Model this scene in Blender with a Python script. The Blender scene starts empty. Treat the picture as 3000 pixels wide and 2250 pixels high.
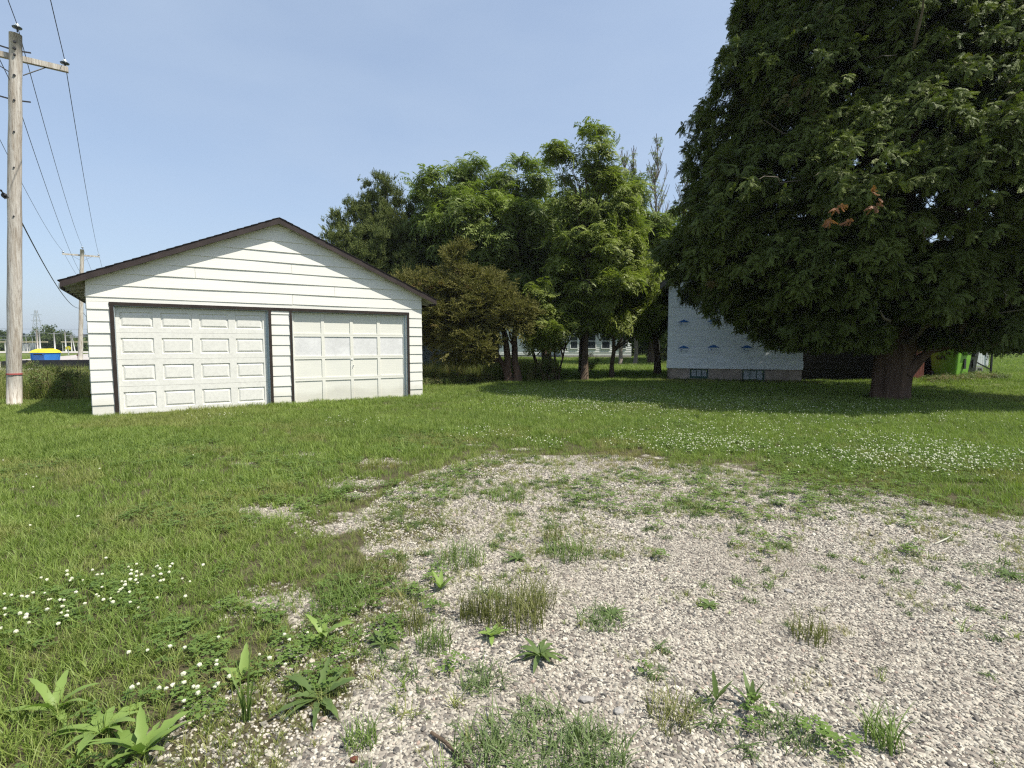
import bpy, bmesh, math, random
import numpy as np
from mathutils import Vector, Matrix, noise as mnoise
random.seed(7); rng = np.random.default_rng(11)
S = bpy.context.scene
COL = S.collection
PI = math.pi
# ------------------------------------------------------------------ camera
cam_d = bpy.data.cameras.new('camera'); cam = bpy.data.objects.new('camera', cam_d); COL.objects.link(cam)
cam_d.sensor_width = 36.0; cam_d.sensor_fit = 'HORIZONTAL'; cam_d.lens = 18.6
cam_d.clip_start = 0.05; cam_d.clip_end = 8000
cam.location = (0, 0, 1.447); cam.rotation_euler = (math.radians(90 - 4.284), 0, 0)
S.camera = cam
# ------------------------------------------------------------------ sky, sun, exposure
SUN = Vector((0.943*0.522, -0.332*0.522, 0.853)).normalized()
W = bpy.data.worlds.new('World'); S.world = W; W.use_nodes = True
nt = W.node_tree; nt.nodes.clear()
sky = nt.nodes.new('ShaderNodeTexSky'); sky.sky_type = 'NISHITA'; sky.sun_disc = False
sky.sun_elevation = math.radians(58.5); sky.sun_rotation = math.radians(109.4)
sky.altitude = 200; sky.air_density = 1.0; sky.dust_density = 2.0; sky.ozone_density = 1.6
bg = nt.nodes.new('ShaderNodeBackground'); bg.inputs['Strength'].default_value = 0.125
wo = nt.nodes.new('ShaderNodeOutputWorld')
veil = nt.nodes.new('ShaderNodeMix'); veil.data_type = 'RGBA'; veil.inputs[0].default_value = 0.55; veil.inputs[7].default_value = (2.85, 3.50, 4.45, 1)   # even thin summer haze over the whole sky
tcs = nt.nodes.new('ShaderNodeTexCoord'); mps = nt.nodes.new('ShaderNodeMapping'); mps.inputs['Scale'].default_value = (1.0, 1.6, 3.2); nzs = nt.nodes.new('ShaderNodeTexNoise'); nzs.inputs['Scale'].default_value = 1.7; nzs.inputs['Detail'].default_value = 5
nt.links.new(tcs.outputs['Generated'], mps.inputs[0]); nt.links.new(mps.outputs[0], nzs.inputs['Vector']); mrs = nt.nodes.new('ShaderNodeMapRange'); mrs.inputs[1].default_value = .35; mrs.inputs[2].default_value = .68; mrs.inputs[3].default_value = .44; mrs.inputs[4].default_value = .70
nt.links.new(nzs.outputs['Fac'], mrs.inputs[0]); nt.links.new(mrs.outputs[0], veil.inputs[0])   # faint uneven high haze
nt.links.new(sky.outputs[0], veil.inputs[6]); nt.links.new(veil.outputs[2], bg.inputs[0]); nt.links.new(bg.outputs[0], wo.inputs[0])
sun_d = bpy.data.lights.new('sun', 'SUN'); sun_d.energy = 4.5; sun_d.angle = math.radians(0.55); sun_d.color = (1.0, 0.955, 0.87)
sun = bpy.data.objects.new('sun', sun_d); COL.objects.link(sun); sun.location = (20, -8, 30)
sun.rotation_euler = SUN.to_track_quat('Z', 'Y').to_euler()
S.view_settings.view_transform = 'Standard'; S.view_settings.look = 'None'
S.view_settings.exposure = 0.6; S.view_settings.gamma = 1.0; S.view_settings.use_curve_mapping = False
S.render.engine = 'CYCLES'
S.cycles.use_denoising = False; S.cycles.use_adaptive_sampling = False; S.cycles.pixel_filter_type = 'BLACKMAN_HARRIS'; S.cycles.filter_width = 1.25; S.cycles.sample_clamp_indirect = 4.0
S.cycles.max_bounces = 6; S.cycles.diffuse_bounces = 3; S.cycles.transmission_bounces = 4; S.cycles.transparent_max_bounces = 6
# ------------------------------------------------------------------ noise (numpy)
_T = np.random.default_rng(5).random((256, 256))
def vn(x, y):
    xi = np.floor(x).astype(int); yi = np.floor(y).astype(int); fx = x-xi; fy = y-yi
    fx = fx*fx*(3-2*fx); fy = fy*fy*(3-2*fy); a = xi & 255; b = yi & 255; c = (xi+1) & 255; d = (yi+1) & 255
    return (_T[a, b]*(1-fx)+_T[c, b]*fx)*(1-fy)+(_T[a, d]*(1-fx)+_T[c, d]*fx)*fy
def fbm(x, y, o=3):
    s = 0; a = 1; t = 0
    for k in range(o):
        s = s+a*vn(x*2**k+17*k, y*2**k+31*k); t += a; a *= .5
    return s/t
def sst(a, b, x):
    t = np.clip((x-a)/(b-a), 0, 1); return t*t*(3-2*t)
def ground_h(x, y):
    x = np.asarray(x, float); y = np.asarray(y, float)
    h = .26*sst(12.5, 15.5, x)*sst(15.5, 18.5, y)*(1-sst(60, 90, y))
    h = h + .05*(fbm(x*.35, y*.35, 2)-.5)*sst(2, 5, np.abs(y)) - .03*sst(3, 9, -x)*sst(4, 9, y)
    return h
def gz(x, y): return float(ground_h(x, y))
# ------------------------------------------------------------------ node materials
def newmat(name):
    m = bpy.data.materials.new(name); m.use_nodes = True; t = m.node_tree; t.nodes.clear()
    return m, t
class NB:
    def __init__(s, t): s.t = t
    def n(s, typ, **k):
        o = s.t.nodes.new(typ)
        for a, b in k.items(): setattr(o, a, b)
        return o
    def l(s, a, b): s.t.links.new(a, b)
    def coord(s, scale=(1, 1, 1), kind='Object'):
        c = s.n('ShaderNodeTexCoord'); m = s.n('ShaderNodeMapping'); m.inputs['Scale'].default_value = scale
        s.l(c.outputs[kind], m.inputs[0]); return m.outputs[0]
    def noise(s, vec, sc, det=4, rough=.55, dist=0):
        q = s.n('ShaderNodeTexNoise'); q.inputs['Scale'].default_value = sc; q.inputs['Detail'].default_value = det
        q.inputs['Roughness'].default_value = rough; q.inputs['Distortion'].default_value = dist
        if vec is not None: s.l(vec, q.inputs['Vector'])
        return q.outputs['Fac']
    def ramp(s, fac, stops, interp='LINEAR'):
        r = s.n('ShaderNodeValToRGB'); r.color_ramp.interpolation = interp; e = r.color_ramp.elements
        while len(e) < len(stops): e.new(.5)
        for i, (p, c) in enumerate(stops):
            e[i].position = p; e[i].color = (c, c, c, 1) if not hasattr(c, '__len__') else (*c, 1)
        if fac is not None: s.l(fac, r.inputs[0])
        return r.outputs[0]
    def mix(s, fac, a, b, mode='MIX'):
        q = s.n('ShaderNodeMix', data_type='RGBA', blend_type=mode)
        for i, v in ((0, fac), (6, a), (7, b)):
            if hasattr(v, 'links') or hasattr(v, 'is_linked'): s.l(v, q.inputs[i])
            elif i == 0: q.inputs[0].default_value = v
            else: q.inputs[i].default_value = (*v, 1)
        return q.outputs[2]
    def math(s, op, a, b=0.0):
        q = s.n('ShaderNodeMath', operation=op)
        for i, v in ((0, a), (1, b)):
            if hasattr(v, 'is_linked'): s.l(v, q.inputs[i])
            else: q.inputs[i].default_value = v
        return q.outputs[0]
    def bump(s, h, st, dist=.02):
        b = s.n('ShaderNodeBump'); b.inputs['Strength'].default_value = st; b.inputs['Distance'].default_value = dist
        s.l(h, b.inputs['Height']); return b.outputs[0]
    def out(s, col, rough=.8, bump=None, spec=.3, metal=0.0):
        p = s.n('ShaderNodeBsdfPrincipled'); o = s.n('ShaderNodeOutputMaterial')
        if hasattr(col, 'is_linked'): s.l(col, p.inputs['Base Color'])
        else: p.inputs['Base Color'].default_value = (*col, 1)
        if hasattr(rough, 'is_linked'): s.l(rough, p.inputs['Roughness'])
        else: p.inputs['Roughness'].default_value = rough
        p.inputs['Specular IOR Level'].default_value = spec; p.inputs['Metallic'].default_value = metal
        if bump is not None: s.l(bump, p.inputs['Normal'])
        s.l(p.outputs[0], o.inputs[0]); return p
def simple(name, col, rough=.7, var=.25, sc=6., spec=.3, metal=0.0, bumpst=.15, stretch=(1, 1, 1)):
    m, t = newmat(name); b = NB(t); v = b.coord(stretch)
    n1 = b.noise(v, sc, 5, .6); n2 = b.noise(v, sc*7, 3, .6)
    d = tuple(c*(1-var) for c in col); e = tuple(min(1, c*(1+var*.7)) for c in col)
    c = b.mix(b.ramp(n1, [(.3, 0), (.7, 1)]), d, e)
    c = b.mix(b.ramp(n2, [(.45, 0), (.75, .35)]), c, tuple(x*.6 for x in col))
    b.out(c, rough, b.bump(n2, bumpst, .01), spec, metal); return m
def wood_paint(name, col, streak, wear=.5, worn=(.30, .29, .26)):
    """painted boards: long grain along local x, patchy wear, knots of grime"""
    m, t = newmat(name); b = NB(t)
    v = b.coord((.6, 6, 14)); v2 = b.coord((1, 1, 1)); oi = b.n('ShaderNodeObjectInfo')
    g = b.noise(v, 3.2, 6, .7); big = b.noise(v2, 1.7, 3, .5); fine = b.noise(b.coord((3, 20, 60)), 4, 4, .7)
    c = b.mix(b.ramp(g, [(.35, 0), (.7, 1)]), tuple(x*.93 for x in col), col)
    c = b.mix(b.math('MULTIPLY', b.ramp(big, [(.42, 0), (.72, 1)]), .35), c, streak)
    chip = b.math('MULTIPLY', b.ramp(fine, [(.60, 0), (.69, 1)]), b.ramp(big, [(.40, 0), (.62, wear)]))
    c = b.mix(chip, c, worn)
    sx = b.n('ShaderNodeSeparateXYZ'); b.l(v2, sx.inputs[0]); low = b.ramp(b.math('ADD', sx.outputs[2], b.math('MULTIPLY', big, -.45)), [(.0, 1), (.16, 0)]); c = b.mix(b.math('MULTIPLY', low, b.math('MULTIPLY', fine, .6)), c, (.34, .31, .22))
    c = b.mix(b.math('MULTIPLY', oi.outputs['Random'], .12), c, streak)
    b.out(c, .62, b.bump(g, .25, .006), .25); return m
def leaf_mat(name, dark, light, brown=None, bamount=.0, trans=.3, psc=.35, rough=.55, spec=.25, tone=False):
    m, t = newmat(name); b = NB(t); oi = b.n('ShaderNodeObjectInfo'); ge = b.n('ShaderNodeNewGeometry')
    n1 = b.noise(ge.outputs['Position'], psc, 3, .55); n2 = b.noise(ge.outputs['Position'], 9., 2, .5)
    r = b.math('ADD', b.math('MULTIPLY', oi.outputs['Random'], .45), b.math('MULTIPLY', b.ramp(n1, [(.3, 0), (.7, 1)]), .35))
    r = b.math('ADD', r, b.math('MULTIPLY', n2, .3))
    c = b.mix(r, dark, light)
    if tone:
        at = b.n('ShaderNodeAttribute', attribute_type='INSTANCER', attribute_name='tone')
        c = b.mix(at.outputs['Fac'], c, brown)
    elif brown is not None:
        k = b.math('ADD', b.math('MULTIPLY', oi.outputs['Random'], .5), b.math('MULTIPLY', b.noise(ge.outputs['Position'], .8, 3), .7))
        c = b.mix(b.ramp(k, [(.72-bamount, 0), (.85-bamount*.6, 1)]), c, brown)
    p = b.n('ShaderNodeBsdfPrincipled'); p.inputs['Roughness'].default_value = rough; p.inputs['Specular IOR Level'].default_value = spec
    b.l(c, p.inputs['Base Color']); tr = b.n('ShaderNodeBsdfTranslucent')
    b.l(b.mix(1.0, c, (1.0, 1.15, .55), 'MULTIPLY'), tr.inputs[0])
    mx = b.n('ShaderNodeMixShader'); mx.inputs[0].default_value = trans; o = b.n('ShaderNodeOutputMaterial')
    b.l(p.outputs[0], mx.inputs[1]); b.l(tr.outputs[0], mx.inputs[2]); b.l(mx.outputs[0], o.inputs[0])
    return m
def glass_mat():
    m, t = newmat('window_glass'); b = NB(t)
    b.out((.03, .035, .04), .08, b.bump(b.noise(b.coord(), 1.5), .05), .6); return m
M = {}
M['white_paint'] = wood_paint('white_siding_paint', (.80, .78, .705), (.68, .69, .66), .55)
M['door_steel'] = simple('steel_door_paint', (.74, .725, .665), .45, .04, 3, .35, 0, .03)
M['door_wood'] = wood_paint('wood_door_paint', (.77, .755, .67), (.66, .66, .61), .5)
M['door_smudge'] = simple('smudged_panel_paint', (.71, .705, .69), .5, .12, 1.6, .3, 0, .05)
M['brown_trim'] = simple('dark_brown_trim', (.035, .026, .021), .7, .35, 5, .25)
M['fascia'] = simple('brown_fascia_paint', (.042, .030, .027), .6, .3, 4, .3)
M['jamb_blue'] = wood_paint('pale_blue_jamb', (.42, .50, .53), (.55, .56, .55), .4)
M['shingle'] = simple('dark_asphalt_shingle', (.03, .028, .028), .95, .4, 30, .1)
M['soffit'] = simple('old_soffit_boards', (.42, .41, .34), .8, .3, 5, .2)
M['wall_dark'] = simple('shadowed_siding_side', (.60, .60, .55), .8, .15, 3, .2)
M['concrete'] = simple('old_concrete', (.33, .31, .28), .9, .25, 4, .15)
M['foundation'] = simple('stained_foundation', (.38, .32, .27), .92, .3, 2.5, .15, 0, .5)
M['bark'] = simple('brown_bark', (.115, .085, .06), .95, .5, 9, .1, 0, .9, (1, 1, .2))
M['bark_red'] = simple('cedar_bark', (.13, .085, .062), .95, .5, 8, .1, 0, 1.0, (1, 1, .12))
M['twig'] = simple('grey_dead_twig', (.20, .17, .14), .9, .3, 8, .1)
M['black_metal'] = simple('black_metal', (.02, .02, .022), .5, .3, 8, .4)
M['rust_wood'] = simple('reddish_plank', (.13, .045, .03), .8, .3, 6, .2)
M['red_board'] = simple('barn_red_boards', (.22, .085, .06), .8, .3, 7, .2, 0, .2, (4, 4, .4))
M['white_flat'] = simple('plain_white_paint', (.72, .73, .70), .6, .08, 3)
M['tan'] = simple('tan_steel', (.50, .44, .28), .6, .12, 3)
M['steel'] = simple('galvanised_steel', (.42, .44, .45), .5, .2, 6, .4, .3)
M['pole_far'] = simple('pale_pole', (.50, .50, .47), .8, .15, 3)
M['roof_grey'] = simple('weathered_grey_roofing', (.17, .155, .145), .9, .35, 12, .1, 0, .3)
M['roof_dark'] = simple('dark_roof', (.06, .06, .065), .9, .3, 10, .1)
M['siding_shade'] = simple('shade_darkened_weathered_siding', (.022, .020, .018), .9, .3, 3)  # wing siding painted near black to stand for the gloom behind the cedar
M['siding_grey'] = simple('grey_lap_siding', (.30, .34, .35), .8, .15, 3)
M['glass'] = glass_mat()
M['green_trim'] = simple('dark_green_sash_paint', (.03, .09, .07), .55, .2, 6)
M['curtain'] = simple('pale_curtain', (.40, .44, .46), .9, .3, 7)
M['bin_green'] = simple('lime_green_plastic', (.17, .38, .04), .38, .06, 3, .45, 0, .04)
M['bin_black'] = simple('black_plastic', (.015, .015, .017), .4, .15, 3, .4)
M['bin_grey'] = simple('grey_plastic', (.30, .32, .34), .45, .1, 3, .4)
M['blue_steel'] = simple('blue_container_paint', (.03, .17, .50), .45, .12, 2.5, .4)
M['yellow_lid'] = simple('yellow_plastic_lid', (.72, .62, .03), .45, .08, 2.5, .4)
M['red_tape'] = simple('faded_red_paint', (.42, .10, .09), .8, .15, 6)
M['porcelain'] = simple('grey_porcelain', (.55, .60, .63), .2, .08, 3, .6)
M['por_dark'] = simple('dark_porcelain', (.05, .07, .08), .25, .1, 3, .5)
M['wire'] = simple('dark_wire', (.03, .032, .045), .6, .1, 3)
M['wire_pale'] = simple('pale_wire', (.25, .28, .30), .6, .1, 3)
M['blue_print'] = simple('blue_print', (.022, .13, .40), .6, .05, 3)
M['blue_line'] = simple('faint_blue_print', (.25, .33, .48), .6, .05, 3)
M['soil_dark'] = simple('bare_dirt', (.17, .135, .10), .95, .3, 8, .1, 0, .6)
M['brown_leaf'] = leaf_mat('dead_brown_foliage', (.17, .075, .035), (.30, .14, .065), None, 0, .25)
M['grass'] = leaf_mat('lawn_grass', (.102, .162, .030), (.295, .378, .085), (.33, .28, .12), 0, .36, .55, .5, .3, True)
M['weed'] = leaf_mat('tall_weed_leaves', (.07, .11, .028), (.19, .235, .07), (.22, .17, .09), .12, .3, .5)
M['clover_leaf'] = leaf_mat('clover_leaf', (.08, .14, .028), (.17, .25, .06), None, 0, .3, .8)
M['dock'] = leaf_mat('broad_weed_leaf', (.17, .26, .06), (.27, .37, .10), None, 0, .35, .8, .45)
M['rosette'] = leaf_mat('dark_weed_leaf', (.075, .12, .038), (.15, .21, .065), None, 0, .3, .8, .5)
M['flower'] = leaf_mat('clover_blossom', (.60, .60, .42), (.76, .74, .60), None, 0, .25, .8, .8)
M['thuja'] = leaf_mat('cedar_foliage', (.044, .068, .016), (.165, .200, .044), (.16, .12, .05), -.15, .22, .45, .6, .2)
M['walnut'] = leaf_mat('walnut_foliage', (.09, .130, .028), (.235, .290, .068), None, 0, .34, .35, .5, .3)
M['walnut_pale'] = leaf_mat('pale_walnut_foliage', (.11, .150, .028), (.28, .325, .072), None, 0, .36, .35, .5, .3)
M['juniper'] = leaf_mat('juniper_foliage', (.07, .092, .028), (.185, .215, .065), (.15, .085, .035), -.3, .2, .45, .7, .15)
M['juniper_brown'] = leaf_mat('brownish_juniper_foliage', (.095, .100, .030), (.245, .225, .070), (.20, .13, .05), -.12, .2, .6, .7, .15)
M['far_leaf'] = leaf_mat('distant_foliage', (.045, .070, .022), (.11, .145, .045), None, 0, .25, .15, .7, .15)
def pole_mat():
    m, t = newmat('weathered_pole_wood'); b = NB(t); v = b.coord((6, 6, .35)); v2 = b.coord((14, 14, 1.2))
    a = b.noise(v, 2.2, 6, .7, .6); f = b.noise(v2, 3, 5, .7)
    c = b.mix(b.ramp(a, [(.35, 0), (.65, 1)]), (.33, .28, .22), (.60, .57, .51))
    c = b.mix(b.ramp(f, [(.5, 0), (.72, .8)]), c, (.14, .10, .07))
    b.out(c, .9, b.bump(f, .6, .02), .1); return m
M['pole'] = pole_mat()
def wrap_mat():
    m, t = newmat('house_wrap_sheet'); b = NB(t); v = b.coord((.5, 1, 3.0)); v2 = b.coord((1, 1, 1))
    a = b.noise(v, 1.6, 4, .6, 1.2); f = b.noise(v2, 9, 4, .6, .5)
    w = b.n('ShaderNodeTexWave'); w.inputs['Scale'].default_value = .9; w.inputs['Distortion'].default_value = 7; w.inputs['Detail'].default_value = 2
    b.l(b.coord((.6, 1, 2.)), w.inputs['Vector'])
    h = b.math('ADD', b.math('MULTIPLY', b.ramp(a, [(.40, 0), (.60, 1)]), .8), b.math('MULTIPLY', w.outputs['Fac'], .35))
    c = b.mix(b.ramp(a, [(.3, 0), (.7, 1)]), (.70, .76, .80), (.80, .84, .86))
    b.out(c, .45, b.bump(h, .22, .03), .35); return m
M['wrap'] = wrap_mat()
def ground_mat():
    m, t = newmat('lawn_soil_and_gravel'); b = NB(t); ge = b.n('ShaderNodeNewGeometry'); P = ge.outputs['Position']
    at = b.n('ShaderNodeAttribute', attribute_name='gravel'); g = at.outputs['Fac']
    vo = b.n('ShaderNodeTexVoronoi'); vo.inputs['Scale'].default_value = 42; b.l(P, vo.inputs['Vector'])
    vo2 = b.n('ShaderNodeTexVoronoi', feature='DISTANCE_TO_EDGE'); vo2.inputs['Scale'].default_value = 42; b.l(P, vo2.inputs['Vector'])
    sep = b.n('ShaderNodeSeparateColor'); b.l(vo.outputs['Color'], sep.inputs[0])
    st = b.ramp(sep.outputs[0], [(0, (.12, .105, .09)), (.3, (.24, .21, .175)), (.7, (.36, .325, .27)), (1, (.47, .43, .35))])
    st = b.mix(b.ramp(vo2.outputs['Distance'], [(0, 0.35), (.012, 1)]), (.08, .07, .06), st)
    n1 = b.noise(P, .7, 4); n2 = b.noise(P, 6, 5, .65); n3 = b.noise(P, .06, 4, .6)
    soil = b.mix(n2, (.045, .040, .022), (.11, .095, .055))
    far = b.mix(b.ramp(n3, [(.35, 0), (.65, 1)]), (.10, .14, .035), (.18, .20, .06))
    far = b.mix(b.math('MULTIPLY', b.noise(P, 1.5, 4), .5), far, (.07, .10, .03))
    cd = b.n('ShaderNodeVectorMath', operation='LENGTH'); b.l(P, cd.inputs[0])
    fr = b.n('ShaderNodeMapRange'); b.l(cd.outputs['Value'], fr.inputs[0]); fr.inputs[1].default_value = 10; fr.inputs[2].default_value = 26
    soil = b.mix(fr.outputs[0], soil, far)
    gm = b.ramp(b.math('ADD', g, b.math('MULTIPLY', b.math('SUBTRACT', n2, .5), .5)), [(.35, 0), (.6, 1)])
    c = b.mix(gm, soil, b.mix(b.ramp(n1, [(.5, 0), (.8, .5)]), st, (.24, .19, .15)))
    h = b.math('MULTIPLY', vo2.outputs['Distance'], 14)
    b.out(c, .95, b.bump(h, .35, .01), .1); return m
M['ground'] = ground_mat()
def stone_mat():
    m, t = newmat('gravel_stones'); b = NB(t); oi = b.n('ShaderNodeObjectInfo'); ge = b.n('ShaderNodeNewGeometry')
    c = b.ramp(oi.outputs['Random'], [(0, (.045, .043, .042)), (.22, (.13, .12, .105)), (.46, (.325, .295, .24)), (.7, (.46, .42, .34)), (.95, (.60, .56, .46)), (1, (.38, .27, .21))])
    n1 = b.noise(ge.outputs['Position'], .9, 3); c = b.mix(b.ramp(n1, [(.42, 0), (.68, .55)]), c, (.26, .225, .18))
    c = b.mix(b.math('MULTIPLY', b.noise(ge.outputs['Position'], 120, 3), .3), c, (.3, .27, .23))
    b.out(c, .9, None, .2); return m
M['stone'] = stone_mat()
def road_mat():
    m, t = newmat('worn_pale_road'); b = NB(t); ge = b.n('ShaderNodeNewGeometry'); P = ge.outputs['Position']
    c = b.mix(b.noise(P, .4, 5), (.34, .31, .28), (.48, .44, .40)); b.out(c, .9, None, .15); return m
M['road'] = road_mat()
# ------------------------------------------------------------------ object helpers
def link(name, me, mat=None, parent=None, mats=None):
    o = bpy.data.objects.new(name, me); COL.objects.link(o)
    if mat is not None and len(me.materials) == 0: me.materials.append(M[mat] if isinstance(mat, str) else mat)
    if mats:
        for q in mats: me.materials.append(M[q])
    if parent is not None: o.parent = parent
    return o
def tag(o, label=None, cat=None, group=None, kind=None):
    if label: o['label'] = label
    if cat: o['category'] = cat
    if group: o['group'] = group
    if kind: o['kind'] = kind
    return o
def empty(name, loc, label, cat, rz=0, group=None):
    o = bpy.data.objects.new(name, None); COL.objects.link(o); o.location = loc; o.rotation_euler = (0, 0, rz); o.empty_display_size = .2
    return tag(o, label, cat, group)
class MB:
    def __init__(s): s.v = []; s.f = []; s.m = []; s.mi = 0
    def add(s, vs, fs):
        b = len(s.v); s.v += [tuple(p) for p in vs]; s.f += [tuple(i+b for i in f) for f in fs]; s.m += [s.mi]*len(fs); return s
    def hexa(s, p):   # 8 corners: bottom 4 ccw, top 4 ccw
        return s.add(p, [(0, 3, 2, 1), (4, 5, 6, 7), (0, 1, 5, 4), (1, 2, 6, 5), (2, 3, 7, 6), (3, 0, 4, 7)])
    def box(s, x0, x1, y0, y1, z0, z1):
        return s.hexa([(x0, y0, z0), (x1, y0, z0), (x1, y1, z0), (x0, y1, z0), (x0, y0, z1), (x1, y0, z1), (x1, y1, z1), (x0, y1, z1)])
    def bar(s, a, b, w, h=None, up=(0, 0, 1)):
        a = Vector(a); b = Vector(b); h = h or w; d = (b-a).normalized(); u = Vector(up)
        if abs(d.dot(u)) > .98: u = Vector((1, 0, 0))
        x = d.cross(u).normalized(); z = x.cross(d).normalized(); x *= w/2; z *= h/2
        return s.hexa([a-x-z, b-x-z, b+x-z, a+x-z, a-x+z, b-x+z, b+x+z, a+x+z])
    def tube(s, pts, rad, n=8, cap=True, flute=None):
        pts = [Vector(p) for p in pts]; rad = rad if hasattr(rad, '__len__') else [rad]*len(pts)
        vs = []; fs = []; ref = Vector((0, 1, 0)) if abs((pts[-1]-pts[0]).normalized().y) < .9 else Vector((1, 0, 0))
        for i, p in enumerate(pts):
            d = (pts[min(i+1, len(pts)-1)]-pts[max(i-1, 0)]).normalized()
            x = d.cross(ref).normalized(); y = d.cross(x).normalized()
            for k in range(n):
                a = 2*PI*k/n; r = rad[i]*(flute(i, a) if flute else 1); vs.append(p+x*math.cos(a)*r+y*math.sin(a)*r)
        for i in range(len(pts)-1):
            for k in range(n):
                q = (k+1) % n; fs.append((i*n+k, i*n+q, (i+1)*n+q, (i+1)*n+k))
        if cap: fs += [tuple(range(n)), tuple(reversed(range((len(pts)-1)*n, len(pts)*n)))]
        return s.add(vs, fs)
    def lathe(s, prof, c, n=12, axis=(0, 0, 1)):
        c = Vector(c); q = Vector(axis).to_track_quat('Z', 'Y'); vs = []; fs = []
        for (r, z) in prof:
            for k in range(n):
                a = 2*PI*k/n; vs.append(c+q @ Vector((r*math.cos(a), r*math.sin(a), z)))
        for i in range(len(prof)-1):
            for k in range(n):
                w = (k+1) % n; fs.append((i*n+k, i*n+w, (i+1)*n+w, (i+1)*n+k))
        fs += [tuple(reversed(range(n))), tuple(range((len(prof)-1)*n, len(prof)*n))]
        return s.add(vs, fs)
    def quad(s, a, b, c, d): return s.add([a, b, c, d], [(0, 1, 2, 3)])
    def mesh(s, name, smooth=False):
        me = bpy.data.meshes.new(name); me.from_pydata([tuple(p) for p in s.v], [], s.f); me.update()
        if smooth: me.polygons.foreach_set('use_smooth', [True]*len(me.polygons))
        if max(s.m, default=0) > 0: me.polygons.foreach_set('material_index', s.m)
        return me
    def build(s, name, mat, parent=None, smooth=False, mats=None):
        return link(name, s.mesh(name, smooth), mat if not mats else None, parent, mats)
def npmesh(name, V, F, mat):
    me = bpy.data.meshes.new(name); V = np.asarray(V, np.float32); F = np.asarray(F, np.int32); k = F.shape[1]
    me.vertices.add(len(V)); me.vertices.foreach_set('co', V.ravel()); me.loops.add(F.size); me.loops.foreach_set('vertex_index', F.ravel())
    me.polygons.add(len(F)); me.polygons.foreach_set('loop_start', np.arange(0, F.size, k, dtype=np.int32)); me.polygons.foreach_set('loop_total', np.full(len(F), k, np.int32))
    me.update(calc_edges=True); me.validate()
    if mat: me.materials.append(M[mat])
    return me
# ------------------------------------------------------------------ scattering stuff with geometry nodes
def protos(name, meshes):
    c = bpy.data.collections.new(name)
    for i, me in enumerate(meshes):
        o = bpy.data.objects.new('%s_%02d' % (name, i), me); c.objects.link(o)
    return c
def scatter(name, coll, P, R, Sc, I, parent=None, tone=None):
    P = np.asarray(P, np.float32); n = len(P)
    me = bpy.data.meshes.new(name); me.vertices.add(n); me.vertices.foreach_set('co', P.ravel())
    Sc = np.asarray(Sc, np.float32); Sc = np.repeat(Sc[:, None], 3, 1) if Sc.ndim == 1 else Sc
    a = me.attributes.new('rot', 'FLOAT_VECTOR', 'POINT'); a.data.foreach_set('vector', np.asarray(R, np.float32).ravel())
    a = me.attributes.new('scl', 'FLOAT_VECTOR', 'POINT'); a.data.foreach_set('vector', Sc.ravel())
    a = me.attributes.new('pick', 'INT', 'POINT'); a.data.foreach_set('value', np.asarray(I, np.int32))
    a = me.attributes.new('tone', 'FLOAT', 'POINT'); a.data.foreach_set('value', np.zeros(n, np.float32) if tone is None else np.asarray(tone, np.float32))
    o = link(name, me, None, parent)
    g = bpy.data.node_groups.new(name+'_nodes', 'GeometryNodeTree')
    g.interface.new_socket('Geometry', in_out='INPUT', socket_type='NodeSocketGeometry'); g.interface.new_socket('Geometry', in_out='OUTPUT', socket_type='NodeSocketGeometry')
    N = g.nodes; L = g.links; i = N.new('NodeGroupInput'); q = N.new('NodeGroupOutput'); ip = N.new('GeometryNodeInstanceOnPoints')
    ci = N.new('GeometryNodeCollectionInfo'); ci.inputs['Collection'].default_value = coll; ci.inputs['Separate Children'].default_value = True; ci.inputs['Reset Children'].default_value = True
    def na(nm, ty):
        z = N.new('GeometryNodeInputNamedAttribute'); z.data_type = ty; z.inputs['Name'].default_value = nm; return z.outputs['Attribute']
    L.new(i.outputs[0], ip.inputs['Points']); L.new(ci.outputs[0], ip.inputs['Instance']); ip.inputs['Pick Instance'].default_value = True
    L.new(na('pick', 'INT'), ip.inputs['Instance Index'])
    e = N.new('FunctionNodeEulerToRotation'); L.new(na('rot', 'FLOAT_VECTOR'), e.inputs[0]); L.new(e.outputs[0], ip.inputs['Rotation'])
    L.new(na('scl', 'FLOAT_VECTOR'), ip.inputs['Scale']); L.new(ip.outputs[0], q.inputs[0])
    md = o.modifiers.new('scatter', 'NODES'); md.node_group = g
    return o
def eul(tip, nrm):
    """euler whose local +Y points along tip and local +Z near nrm"""
    Y = tip/np.linalg.norm(tip, axis=1, keepdims=True); X = np.cross(Y, nrm); X /= (np.linalg.norm(X, axis=1, keepdims=True)+1e-9); Z = np.cross(X, Y)
    return np.stack([np.arctan2(Y[:, 2], Z[:, 2]), -np.arcsin(np.clip(X[:, 2], -1, 1)), np.arctan2(X[:, 1], X[:, 0])], 1)
def leafquads(L):
    """L: list of (base, dir, side, length, width, droop) -> folded leaf of 4 faces-ish (2 tris + 2 tris)"""
    V = []; F = []
    for b, d, s, ln, w, dr in L:
        b = np.array(b); d = np.array(d); s = np.array(s); k = len(V)
        m = b+d*ln*.45; m[2] -= dr*ln*.15; t = b+d*ln; t[2] -= dr*ln*.5
        V += [b, m+s*w*.5, t, m-s*w*.5]; F += [(k, k+1, k+2, k+3)]
    return V, F
def unit(v): v = np.array(v, float); return v/(np.linalg.norm(v)+1e-9)
def side_of(d, r=0.0):
    u = np.array([0, 0, 1.]) if abs(d[2]) < .95 else np.array([1., 0, 0]); s = unit(np.cross(d, u)); n = np.cross(s, d); return s*math.cos(r)+n*math.sin(r)
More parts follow.
